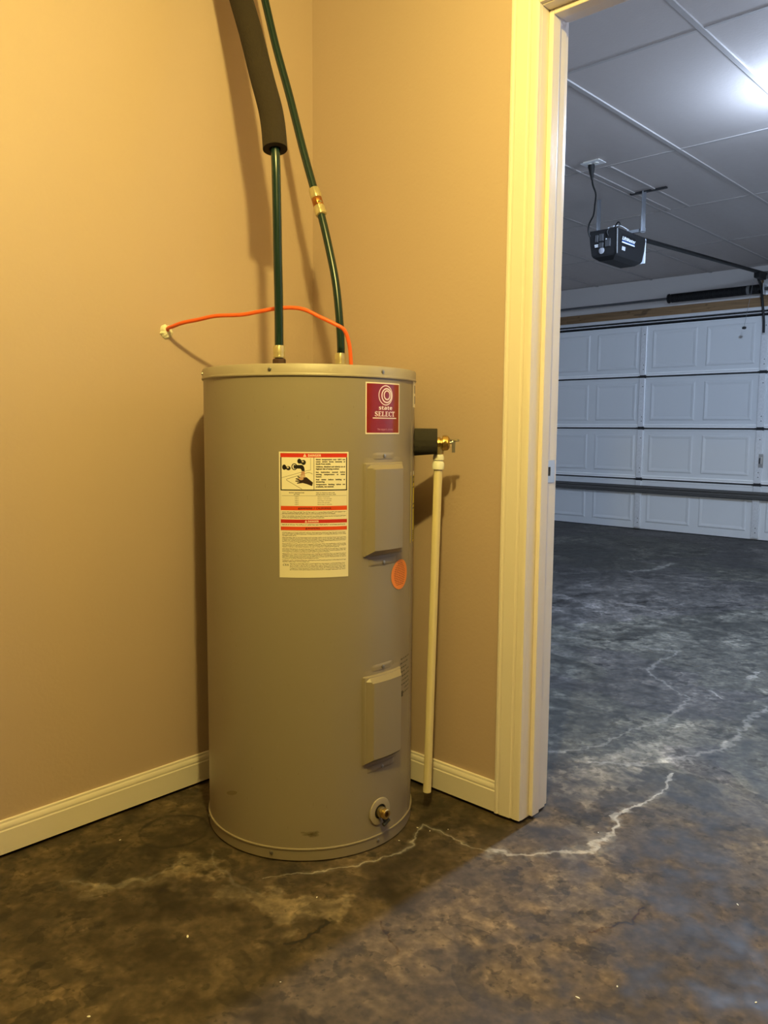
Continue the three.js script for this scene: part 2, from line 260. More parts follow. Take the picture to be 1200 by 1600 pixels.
// garage ceiling: large flat panels with thin battens over the joints
{
  const c = struct('ceiling_garage', 'grey garage ceiling of large flat panels with raised battens over the joints');
  const xs = [-3.6, -3.12, -2.50, -1.88, -1.26, -0.64, -0.02, 0.617, 1.254, 1.874, 2.10], zs = [-6.6, -6.39, -5.17, -3.95, -2.77, -1.49, -0.28, -0.06];
  mesh('ceiling_deck', box(-3.7, 2.20, 2.665, 2.75, -6.6, -0.06), M.garagePaint, c);
  const geos = {};
  for (let i = 0; i + 1 < xs.length; i++) for (let j = 0; j + 1 < zs.length; j++) {
    const w = xs[i + 1] - xs[i] - 0.004, d = zs[j + 1] - zs[j] - 0.004, key = w.toFixed(3) + d.toFixed(3);
    geos[key] = geos[key] || boxUV(-w / 2, w / 2, 0, 0.0275, -d / 2, d / 2);
    const m = mesh('ceiling_tile', geos[key], M.tile, c); m.position.set((xs[i] + xs[i + 1]) / 2, GCEIL, (zs[j] + zs[j + 1]) / 2);
  }
  const prof = h => [[-0.0125, 0], [-0.011, -h], [0.011, -h], [0.0125, 0]];
  for (const x of xs.slice(1, -1)) { const g = extrude(prof(0.006), 6.5); g.translate(x, GCEIL, -6.57); mesh('ceiling_batten', g, M.bar, c); }
  for (const z of zs.slice(1, -1)) for (let i = 0; i + 1 < xs.length; i++) { const L = xs[i + 1] - xs[i] - 0.025; const g = extrude(prof(0.0035).map(p => [p[0] * 0.7, p[1]]), L); g.rotateY(Math.PI / 2); g.translate(xs[i] + 0.0125, GCEIL, z); mesh('cross_batten', g, M.bar, c); }
  for (const x of [-0.452, -0.592]) { const g = extrude(prof(0.006), 1.16); g.translate(x, GCEIL, -3.94); mesh('ceiling_batten', g, M.bar, c); }
}
// baseboards (profile: [depth from wall, height])
{
  const prof = [[0, 0], [0.0135, 0], [0.0135, 0.058], [0.0115, 0.061], [0.0125, 0.066], [0.0105, 0.073], [0.0075, 0.077], [0.007, 0.082], [0.0045, 0.0835], [0.004, 0.083], [0, 0.083]];
  let g = extrude(prof, RZ); g = toCreasedNormals(g, 0.5); g.translate(0, 0.010, 0); smesh('baseboard_left', g, M.trim, 'white moulded baseboard along the left wall');
  let b = extrude(prof.map(p => [-p[0], p[1]]).reverse(), 0.764 - 0.0135); b = toCreasedNormals(b, 0.5); b.rotateY(-Math.PI / 2); b.rotateY(Math.PI); // z-> x
  // after turning: extrusion runs along +x, depth towards +z
  const p = b.attributes.position; let mnx = 1e9, mnz = 1e9, mxz = -1e9; for (let i = 0; i < p.count; i++) { mnx = Math.min(mnx, p.getX(i)); mnz = Math.min(mnz, p.getZ(i)); mxz = Math.max(mxz, p.getZ(i)); }
  b.translate(0.0135 - mnx, 0.010, -mnz); smesh('baseboard_back', b, M.trim, 'short white moulded baseboard between the water heater and the door casing');
}
// doorway: casing, jambs, stop, strike plate
{
  const d = struct('door_frame', 'white painted door frame with moulded casing, open to the garage'); d.name = 'door_2';
  const cp = [[0, 0], [0, 0.0165], [0.003, 0.0185], [0.008, 0.0185], [0.0105, 0.016], [0.014, 0.0155], [0.0165, 0.0168], [0.047, 0.0150], [0.0495, 0.0125], [0.054, 0.0120], [0.0565, 0.0135], [0.066, 0.0135], [0.0745, 0.0125], [0.0762, 0.0115], [0.0767, 0.0095], [0.0767, 0]].map(p => [p[0] * 1.036, p[1]]);
  const cas = (mirror) => { // profile in (x, depth z) extruded upward along y
    let pr = cp.map(p => [mirror ? -p[0] : p[0], -p[1]]); if (!mirror) pr = pr.reverse();
    let g = extrude(pr, HEAD + 0.006 + 0.0765 - 0.010); g = toCreasedNormals(g, 0.45); g.rotateX(-Math.PI / 2); g.translate(0, 0.010, 0); return g;
  };
  const cl = mesh('casing', cas(false), M.trim, d); cl.position.set(0.7640, 0, 0.0002);
  const cr = mesh('casing', cas(true), M.trim, d); cr.position.set(JR + 0.0800, 0, 0.0002);
  { let g = extrude(cp.map(p => [p[1], -p[0]]), JR - JX + 0.007); g = toCreasedNormals(g, 0.45); g.rotateY(Math.PI / 2); // depth -> -z
    const p = g.attributes.position; for (let i = 0; i < p.count; i++) p.setZ(i, -p.getZ(i)); const nn = g.attributes.normal; for (let i = 0; i < nn.count; i++) nn.setZ(i, -nn.getZ(i));
    // mirrored: flip winding
    for (let t = 0; t < p.count; t += 3) for (const at of [g.attributes.position, g.attributes.normal, g.attributes.uv]) { const n = at.itemSize; for (let q = 0; q < n; q++) { const a = at.array[(t + 1) * n + q]; at.array[(t + 1) * n + q] = at.array[(t + 2) * n + q]; at.array[(t + 2) * n + q] = a; } }
    const h = mesh('head_casing', g, M.trim, d); h.position.set(JX - 0.0035, HEAD + 0.006 + 0.0765, 0.0002); }
  mesh('jamb', box(JX - 0.0185, JX, 0.008, HEAD + 0.018, CZ - 0.001, 0.001, 0.002), M.trim, d);
  mesh('jamb', box(JR, JR + 0.0185, 0.008, HEAD + 0.018, CZ - 0.001, 0.001, 0.002), M.trim, d);
  mesh('head_jamb', box(JX, JR, HEAD, HEAD + 0.018, CZ - 0.001, 0.001, 0.002), M.trim, d);
  mesh('door_stop', box(JX, JX + 0.013, 0.012, HEAD - 0.0002, -0.066, -0.031, 0.0025), M.trim, d);
  mesh('door_stop', box(JR - 0.013, JR, 0.012, HEAD - 0.0002, -0.066, -0.031, 0.0025), M.trim, d);
  mesh('door_stop', box(JX + 0.013, JR - 0.013, HEAD - 0.013, HEAD, -0.066, -0.031, 0.0025), M.trim, d);
  const s = new THREE.Shape([[-0.016, -0.030], [0.0255, -0.030], [0.0255, 0.030], [-0.016, 0.030]].map(p => new THREE.Vector2(...p)));
  s.holes.push(new THREE.Path([[-0.010, -0.012], [-0.010, 0.012], [0.004, 0.012], [0.004, -0.012]].map(p => new THREE.Vector2(...p))));
  const sg = new THREE.ExtrudeGeometry(s, { depth: 0.0016, bevelEnabled: false }); sg.rotateY(Math.PI / 2);
  const st = mesh('strike_plate', sg, M.steel, d); st.position.set(JX + 0.0002, 0.957, -0.090);
  mesh('latch_hole', box(JX + 0.0001, JX + 0.0006, 0.945, 0.969, -0.0945, -0.080), M.black, d);
  // garage-side casing (a plain flat board, hardly seen)
  mesh('casing', box(0.764, 0.840, 0.01, HEAD + 0.08, CZ - 0.0165, CZ - 0.001, 0.002), M.trim, d);
  mesh('casing', box(JR + 0.004, JR + 0.08, 0.01, HEAD + 0.08, CZ - 0.0165, CZ - 0.001, 0.002), M.trim, d);
  mesh('head_casing', box(0.840, JR + 0.004, HEAD + 0.006, HEAD + 0.08, CZ - 0.0165, CZ - 0.001, 0.002), M.trim, d);
}

// ------------------------------------------------------------------ overhead garage door
const K = 0.544, DX0 = -3.144, DX1 = 1.734, STX = [-3.108, -1.925, -0.705, 0.515, 1.698];
{
  const d = struct('garage_door', 'white sectional garage door with raised panels and galvanised stiles'); d.name = 'door_1';
  // raised panel: picture-frame moulding around a slightly raised field
  function raised(w, h) {
    const lv = [[0, 0], [0.010, 0.008], [0.020, 0.0085], [0.042, 0.0025], [0.048, 0.0025]], pos = [], idx = [];
    for (const [o, z] of lv) pos.push(-w / 2 + o, -h / 2 + o, z, w / 2 - o, -h / 2 + o, z, w / 2 - o, h / 2 - o, z, -w / 2 + o, h / 2 - o, z);
    for (let l = 0; l + 1 < lv.length; l++) for (let k = 0; k < 4; k++) { const a = l * 4 + k, b = l * 4 + (k + 1) % 4; idx.push(a, b, b + 4, a, b + 4, a + 4); }
    const e = (lv.length - 1) * 4; idx.push(e, e + 1, e + 2, e, e + 2, e + 3);
    const g = new THREE.BufferGeometry(); g.setAttribute('position', new THREE.Float32BufferAttribute(pos, 3)); g.setIndex(idx);
    const n = g.toNonIndexed(); n.computeVertexNormals(); n.setAttribute('uv', new THREE.Float32BufferAttribute(new Float32Array(n.attributes.position.count * 2), 2)); return n;
  }
  const rp = raised(0.475, 0.395);
  const L = DX1 - DX0;
  const sec = merge([box(DX0, DX1, 0.006, K - 0.010, -0.045, 0), box(DX0, DX1, K - 0.028, K - 0.010, 0, 0.005, 0.002)]);
  const lip = merge([box(DX0, DX1, 0.006, 0.022, -0.004, 0.013, 0.003), box(DX0, DX1, 0.026, 0.042, -0.004, 0.010, 0.003)]);
  const lipMat = std([0.95, 0.95, 0.95], 0.3);
  const groove = box(DX0, DX1, K - 0.010, K + 0.006, -0.045, -0.012);
  const stile = (() => { const pr = [[-0.034, 0], [-0.034, 0.020], [-0.030, 0.023], [0.030, 0.023], [0.034, 0.020], [0.034, 0]]; let g = extrude(pr.map(p => [p[0], -p[1]]).reverse(), K - 0.045); g.rotateX(-Math.PI / 2); g.translate(0, 0.022, 0); return toCreasedNormals(g, 0.4); })();
  const hole = new THREE.CylinderGeometry(0.005, 0.005, 0.002, 10).rotateX(Math.PI / 2);
  const hinge = merge([box(-0.027, 0.027, -0.055, -0.010, 0.0232, 0.0262, 0.001), box(-0.025, 0.025, 0.018, 0.060, 0.0232, 0.0262, 0.001), rod([-0.020, -0.03, 0.026], [-0.020, -0.03, 0.031], 0.006), rod([0.012, 0.034, 0.026], [0.012, 0.034, 0.031], 0.006)]);
  const hpin = merge([rod([-0.046, 0.003, 0.020], [0.046, 0.003, 0.020], 0.009), box(-0.034, 0.034, -0.012, 0.020, 0.002, 0.014)]);
  for (let r = 0; r < 4; r++) {
    const s = mesh('door_section', sec, M.doorWhite, d); s.position.set(0, r * K, GZ); if (r) mesh('edge_lip', lip, lipMat, s);
    for (let b = 0; b < 4; b++) { const x = b === 0 ? -2.516 : b === 3 ? 1.106 : (STX[b] + STX[b + 1]) / 2; for (const q of [-0.283, 0.283]) { const m = mesh('raised_panel', rp, M.doorWhite, s); m.position.set(x + q, K / 2 + 0.008, 0); } }
    for (const x of STX) { const m = mesh('stile', stile, M.galv, s); m.position.set(x, 0, 0); for (const y of [0.075, 0.12, 0.44]) { const h = mesh('punched_hole', hole, M.dark, s); h.position.set(x + 0.008, y, 0.0228); } }
    if (r < 3) { mesh('section_joint', groove, M.dark, d).position.set(0, r * K, GZ); for (const x of STX) { const h = mesh('hinge', hinge, M.galv, d); h.position.set(x, (r + 1) * K - 0.003, GZ); mesh('hinge_pin', hpin, M.dark, h); } }
  }
  // stiffening struts (hat channels): a dark one near the bottom, a bright one along the top
  const hat = (h, dep) => { const y = h / 2, f = 0.012, t = 0.003; return [[0, -y], [t, -y], [t, -y + f], [dep - t, -y + f], [dep - t, -y * 0.45], [dep - 0.022, -y * 0.3], [dep - 0.022, y * 0.3], [dep - t, y * 0.45], [dep - t, y - f], [t, y - f], [t, y], [0, y], [0, y - f + t], [0, y - f - t]].filter((_, i) => i < 12); };
  let st = extrude(hat(0.080, 0.055), L - 0.04); st.rotateY(Math.PI / 2); // depth along -z after turn
  { const p = st.attributes.position; for (let i = 0; i < p.count; i++) p.setZ(i, -p.getZ(i)); const ix = st; for (let t = 0; t < p.count; t += 3) for (let q = 0; q < 3; q++) { const a = p.array[(t + 1) * 3 + q]; p.array[(t + 1) * 3 + q] = p.array[(t + 2) * 3 + q]; p.array[(t + 2) * 3 + q] = a; } st.deleteAttribute('normal'); st.computeVertexNormals(); }
  mesh('strut', st, std([0.13, 0.125, 0.12], 0.45, 0.5), d).position.set(DX0 + 0.02, 0.437, GZ + 0.0265);
  mesh('top_strut', merge([box(DX0, DX1, 2.214, 2.247, GZ + 0.004, GZ + 0.046, 0.004), box(DX0, DX1, 2.188, 2.197, GZ + 0.004, GZ + 0.036, 0.003)]), M.galv, d);
  mesh('top_seal', merge([box(DX0, DX1, 2.197, 2.214, GZ - 0.03, GZ + 0.012), box(DX0, DX1, 2.176, 2.188, GZ - 0.03, GZ + 0.010)]), M.black, d);
  mesh('bottom_seal', box(DX0, DX1, 0.0008, 0.008, GZ - 0.045, GZ + 0.004, 0.003), M.rubber, d);
  // slide lock on the middle stile
  mesh('slide_lock', merge([box(-0.700, -0.655, 0.715, 0.845, GZ + 0.0235, GZ + 0.028, 0.002), box(-0.689, -0.667, 0.745, 0.815, GZ + 0.028, GZ + 0.046, 0.004)]), M.steel, d);
  mesh('lock_slot', box(-0.6885, -0.6780, 0.752, 0.808, GZ + 0.0455, GZ + 0.0468), M.dark, d);
}
smesh('trim_1', boxUV(-3.25, 1.85, 2.2485, 2.338, GZ - 0.004, GZ + 0.022), M.wood, 'bare brown timber rail along the top of the garage door');
{ const b = mesh('timber_pad', boxUV(-0.758, -0.60, 2.3385, 2.520, GZ - 0.0045, GZ + 0.034), M.wood); tag(b, 'brown timber mounting block on the wall behind the torsion spring', 'timber block'); }
// torsion springs
{
  const t = thing('torsion_spring', 'long black torsion spring on a steel shaft above the garage door', 'spring', [0, 2.404, GZ + 0.100]);
  function coil(x0, x1) {
    const turns = 96, pts = []; for (let i = 0; i <= turns * 14; i++) { const a = i / 14 * Math.PI * 2; pts.push(V(mix(x0, x1, i / (turns * 14)), Math.cos(a) * 0.040, Math.sin(a) * 0.040)); }
    class C extends THREE.Curve { getPoint(u, o = V()) { const a = u * turns * Math.PI * 2; return o.set(mix(x0, x1, u), Math.cos(a) * 0.040, Math.sin(a) * 0.040); } }
    return new THREE.TubeGeometry(new C(), turns * 14, 0.0043, 5, false);
  }
  mesh('shaft', rod([-3.25, 0, 0], [1.85, 0, 0], 0.0127), M.shaft, t);
  mesh('coil', coil(-1.605, -0.745), M.black, t); mesh('coil', coil(-0.660, 0.20), M.black, t);
  const cone = (x, s) => lathe([[0.0135, 0], [0.047, 0], [0.047, 0.012], [0.036, 0.02], [0.036, 0.05], [0.0135, 0.055]], 20, [x, 0, 0], [s, 0, 0]);
  mesh('winding_cone', cone(-1.640, 1), M.black, t); mesh('winding_cone', cone(0.235, -1), M.black, t);
  mesh('anchor_bracket', merge([box(-0.713, -0.703, -0.055, 0.05, -0.064, 0.03, 0.003), box(-0.735, -0.665, -0.050, 0.10, -0.0655, -0.060, 0.002)]), M.galv, t);
  mesh('spring_band', lathe([[0.0447, 0], [0.0458, 0], [0.0458, 0.028], [0.0447, 0.028]], 24, [-0.86, 0, 0], [1, 0, 0]), M.galvDark, t);
}

// ------------------------------------------------------------------ garage door opener
{
  const t = thing('door_opener', 'black garage door opener hanging from the ceiling on metal straps', 'opener', [-0.667, 2.20, -3.335]);
  // tapered housing with a keel-shaped underside
  const lv = [[0.095, 0.203, 0.168], [0.098, 0.206, 0.150], [0.094, 0.200, 0.080], [0.086, 0.190, 0.012], [0.080, 0.184, 0.0], [0.050, 0.150, -0.022]], pos = [], idx = [];
  const z0 = -0.004;
  for (const [a, b, y] of lv) pos.push(-a, y, b + z0, a, y, b + z0, a, y, -b + z0, -a, y, -b + z0);
  for (let l = 0; l + 1 < lv.length; l++) for (let k = 0; k < 4; k++) { const A = l * 4 + k, B = l * 4 + (k + 1) % 4; idx.push(A, A + 4, B + 4, A, B + 4, B); }
  idx.push(0, 1, 2, 0, 2, 3); const e = (lv.length - 1) * 4; idx.push(e, e + 2, e + 1, e, e + 3, e + 2);
  let g = new THREE.BufferGeometry(); g.setAttribute('position', new THREE.Float32BufferAttribute(pos, 3)); g.setIndex(idx); g = g.toNonIndexed(); g.computeVertexNormals(); g.setAttribute('uv', new THREE.Float32BufferAttribute(new Float32Array(g.attributes.position.count * 2), 2));
  mesh('housing', g, M.black, t);
  mesh('corner_post', rod([0.095, 0.006, 0.187], [0.0985, 0.160, 0.201], 0.007), std([0.05, 0.05, 0.05], 0.35), t);
  mesh('light_lens', merge([box(-0.098, 0.098, 0.000, 0.165, -0.219, -0.2095, 0.004)]), std([0.62, 0.66, 0.72], 0.3), t);
  // rear face: vents, buttons and small printed plates
  { const bm = std([0.055, 0.055, 0.058], 0.5); for (const [x, y, w, h] of [[-0.045, 0.115, 0.022, 0.045], [-0.012, 0.118, 0.030, 0.045], [-0.012, 0.070, 0.030, 0.030], [0.035, 0.100, 0.036, 0.010], [0.035, 0.075, 0.036, 0.040]]) mesh('button_panel', box(x - w / 2, x + w / 2, y - h / 2, y + h / 2, 0.1945, 0.2050, 0.002), bm, t); }
  mesh('lens_button', lathe([[0.0001, 0.004], [0.016, 0.003], [0.021, 0]], 18, [-0.012, 0.036, 0.1925], [0, 0, 1]), std([0.30, 0.30, 0.32], 0.35), t);
  { const mk = std([0.75, 0.76, 0.78], 0.5); for (const b of [[-0.058, -0.034, 0.070, 0.076, 0.198, 0.2035], [-0.056, -0.034, 0.060, 0.066, 0.197, 0.203], [0.022, 0.030, 0.100, 0.106, 0.205, 0.2056]]) mesh('marking', box(...b), mk, t); }
  // side label, printed
  const cv = document.createElement('canvas'); cv.width = 512; cv.height = 200; const c = cv.getContext('2d');
  c.fillStyle = '#07080b'; c.fillRect(0, 0, 512, 200); c.fillStyle = '#2f5fb8'; c.fillRect(20, 128, 470, 10); c.fillStyle = '#f2f6ff'; c.font = 'italic bold 96px sans-serif'; c.textBaseline = 'alphabetic'; c.fillText('LiftMaster', 14, 112); c.fillStyle = '#dfe9fa'; c.fillRect(20, 146, 470, 26);
  const tx = new THREE.CanvasTexture(cv); tx.colorSpace = THREE.SRGBColorSpace;
  const lab = (w, h, mat, y, z, x, name) => { const q = new THREE.BoxGeometry(0.001, h, w); const m = mesh(name, q, mat, t); m.position.set(x, y, z); m.rotation.z = -0.055; return m; };
  const lm = [M.black, M.black, M.black, M.black, M.black, M.black].slice(); lm[0] = new THREE.MeshStandardMaterial({ map: tx, roughness: 0.45 });
  const plane = new THREE.PlaneGeometry(0.195, 0.062); plane.rotateY(Math.PI / 2); const dm = mesh('name_label', plane, lm[0], t); dm.position.set(0.0975, 0.106, 0.035); dm.rotation.z = -0.055;
  const pl2 = new THREE.PlaneGeometry(0.045, 0.024); pl2.rotateY(Math.PI / 2); const d2 = mesh('small_sticker', pl2, std([0.45, 0.46, 0.48], 0.5), t); d2.position.set(0.0940, 0.050, 0.095); d2.rotation.z = -0.09;
  // top: loop of wire, sprocket cover and hanger bar
  mesh('wire_loop', tube([[0.02, 0.165, 0.10], [0.045, 0.20, 0.12], [0.07, 0.215, 0.135], [0.09, 0.195, 0.15], [0.075, 0.168, 0.17], [0.05, 0.175, 0.19], [0.03, 0.15, 0.205], [0.04, 0.12, 0.206]], 0.004, 60, 8), M.rubber, t);
  mesh('wire', tube([[0.02, 0.172, 0.18], [0.0, 0.19, 0.13], [0.03, 0.215, 0.05], [0.05, 0.20, -0.05]], 0.003, 40, 8), std([0.55, 0.56, 0.58], 0.5), t);
  mesh('sprocket_cover', merge([box(-0.05, 0.05, 0.168, 0.190, -0.19, -0.03, 0.006), box(-0.028, 0.028, 0.188, 0.212, -0.17, -0.08, 0.005)]), M.strap, t);
  const strap = (x, y0, y1, tilt) => { const s = merge([box(-0.011, 0.011, y0, y1, -0.0015, 0.0015), box(-0.011, -0.008, y0, y1, -0.0015, 0.018)]); const m = mesh('hanger_strap', s, M.strap, t); m.position.set(x, 0, -0.052); m.rotation.z = tilt; return m; };
  strap(-0.170, 0.168, 0.436, 0); strap(0.155, 0.168, 0.436, 0);
  mesh('hanger_bar', merge([box(-0.185, 0.170, 0.176, 0.196, -0.0535, -0.0505), box(-0.185, 0.170, 0.173, 0.176, -0.0535, -0.034)]), M.strap, t);
  mesh('ceiling_angle', box(0.05, 0.30, 0.4265, 0.4365, -0.075, -0.050, 0.001), M.dark, t);
  const rail = merge([rod([0.0, 0.190, -0.17], [0.0, 0.320, -2.93], 0.016, 10)]);
  mesh('rail', rail, M.black, t);
  mesh('rail_bracket', merge([box(-0.03, 0.03, 0.285, 0.345, -2.965, -2.90, 0.004), box(-0.045, 0.045, 0.324, 0.42, -3.102, -3.090, 0.002), box(-0.036, -0.030, 0.323, 0.347, -3.092, -2.90), box(0.030, 0.036, 0.323, 0.347, -3.092, -2.90)]), M.galvDark, t);
  mesh('trolley', box(-0.026, 0.026, 0.255, 0.31, -2.84, -2.66, 0.006), M.black, t);
  mesh('door_arm', tube([[-0.03, 0.262, -2.80], [-0.050, 0.22, -2.93], [-0.050, 0.12, -2.985], [-0.040, 0.0, -3.00], [-0.032, -0.10, -3.01], [-0.030, -0.205, -3.015]], 0.0115, 50, 10), M.black, t);
  const pc = mesh('power_cord', tube([[-0.489, 2.545, -2.649], [-0.500, 2.52, -2.68], [-0.545, 2.50, -2.80], [-0.620, 2.475, -2.93], [-0.690, 2.44, -3.04], [-0.755, 2.405, -3.105], [-0.772, 2.37, -3.13], [-0.762, 2.335, -3.135]].map(p => [p[0] + 0.667, p[1] - 2.20, p[2] + 3.335]), 0.0052, 60, 10), M.rubber, t);
  mesh('plug', lathe([[0.0001, 0], [0.019, 0], [0.020, 0.012], [0.012, 0.055], [0.006, 0.085]], 16, [-0.494 + 0.667, GCEIL - 0.0155 - 2.20, -2.645 + 3.335], [0.06, -1, -0.05]), M.rubber, pc);
  mesh('release_cord', rod([-0.055, 0.255, -2.75], [-0.118, -0.165, -2.75], 0.0015, 6), std([0.25, 0.25, 0.26], 0.7), t);
  mesh('release_knob', lathe([[0.0001, -0.014], [0.016, -0.010], [0.019, 0], [0.016, 0.010], [0.0001, 0.014]], 14, [-0.118, -0.178, -2.75], [0, 1, 0]), M.dark, t);
}
{
  const t = thing('ceiling_outlet', 'white electrical outlet plate on the garage ceiling above the opener', 'outlet', [-0.480, GCEIL, -2.640]);
  mesh('cover_plate', box(-0.065, 0.065, -0.0115, -0.0085, -0.038, 0.038, 0.001), std([0.86, 0.86, 0.87], 0.35), t);
  mesh('outlet_box', box(-0.05, 0.05, -0.009, -0.0001, -0.030, 0.030), M.pvcWhite, t);
  for (const x of [-0.02, 0.02]) mesh('socket', lathe([[0.015, 0], [0.0145, -0.003], [0.0001, -0.0035]].map(p => [p[0], -p[1]]), 16, [x, -0.0113, 0], [0, -1, 0]), M.pvcWhite, t);
}

// ------------------------------------------------------------------ lamp fittings (both just outside the picture)
function bulbLamp(label, pos, ceilY, col, glow, soft) {
  const t = thing('bulb_lamp', label, 'lamp', [pos.x, ceilY, pos.z]), h = ceilY - pos.y;
  mesh('lampholder', lathe([[0.0001, 0], [0.055, 0], [0.058, 0.012], [0.040, 0.024], [0.026, 0.034], [0.024, h - 0.045], [0.0001, h - 0.045]], 28, [0, -0.0005, 0], [0, -1, 0]), M.pvcWhite, t);
  mesh('bulb', lathe([[0.014, -0.050], [0.018, -0.038], [0.030, -0.016], [0.033, 0], [0.030, 0.016], [0.018, 0.029], [0.0001, 0.033]], 24, [0, -h, 0], [0, -1, 0]), new THREE.MeshStandardMaterial({ color: 0xffffff, emissive: col, emissiveIntensity: glow, roughness: 0.4 }), t);
  const put = l => { l.position.set(0, -h, 0); l.castShadow = true; l.shadow.radius = soft; l.shadow.mapSize.set(2048, 2048); l.shadow.bias = -0.0005; t.add(l); if (l.target) { l.target.position.set(0, -h - 1, 0); t.add(l.target); } };
  return put;
}
bulbLamp('bare warm bulb in a white lampholder on the utility room ceiling', WARM_POS, RC, WARM_COL, 6, 1.7)(new THREE.PointLight(WARM_COL, WARM_I, 0, 2));
{ const put = bulbLamp('bare cool white bulb in a lampholder on the garage ceiling', COOL_POS, GCEIL, COOL_COL, 6, 3.6);
  put(new THREE.PointLight(COOL_COL, COOL_UP, 0, 2)); put(new THREE.SpotLight(COOL_COL, COOL_I, 0, Math.PI / 2 * 0.999, 0.04, 2)); }

// ------------------------------------------------------------------ water heater
const HX = 0.3693, HZ = 0.3416, HR = 0.2786, HH = 1.2179;
function cylPatch(a0, a1, y0, y1, r, na, ny, rfun) { // a1 > a0 (degrees); u runs left to right as seen from outside
  const pos = [], uv = [], idx = [];
  for (let j = 0; j <= ny; j++) for (let i = 0; i <= na; i++) {
    const u = i / na, v = j / ny, a = R2(mix(a1, a0, u)), y = mix(y0, y1, v), rr = rfun ? rfun(u, v) : r;
    pos.push(rr * Math.cos(a), y, rr * Math.sin(a)); uv.push(u, v);
  }
  for (let j = 0; j < ny; j++) for (let i = 0; i < na; i++) { const a = j * (na + 1) + i, b = a + 1, c = b + na + 1, d = a + na + 1; idx.push(a, b, c, a, c, d); }
  const g = new THREE.BufferGeometry(); g.setAttribute('position', new THREE.Float32BufferAttribute(pos, 3)); g.setAttribute('uv', new THREE.Float32BufferAttribute(uv, 2)); g.setIndex(idx); g.computeVertexNormals(); return g;
}
const wh = thing('water_heater', 'tall grey cylindrical electric water heater standing in the corner', 'water heater', [HX, 0, HZ]);
const pol = (a, r, y) => [Math.cos(R2(a)) * r, y, Math.sin(R2(a)) * r];
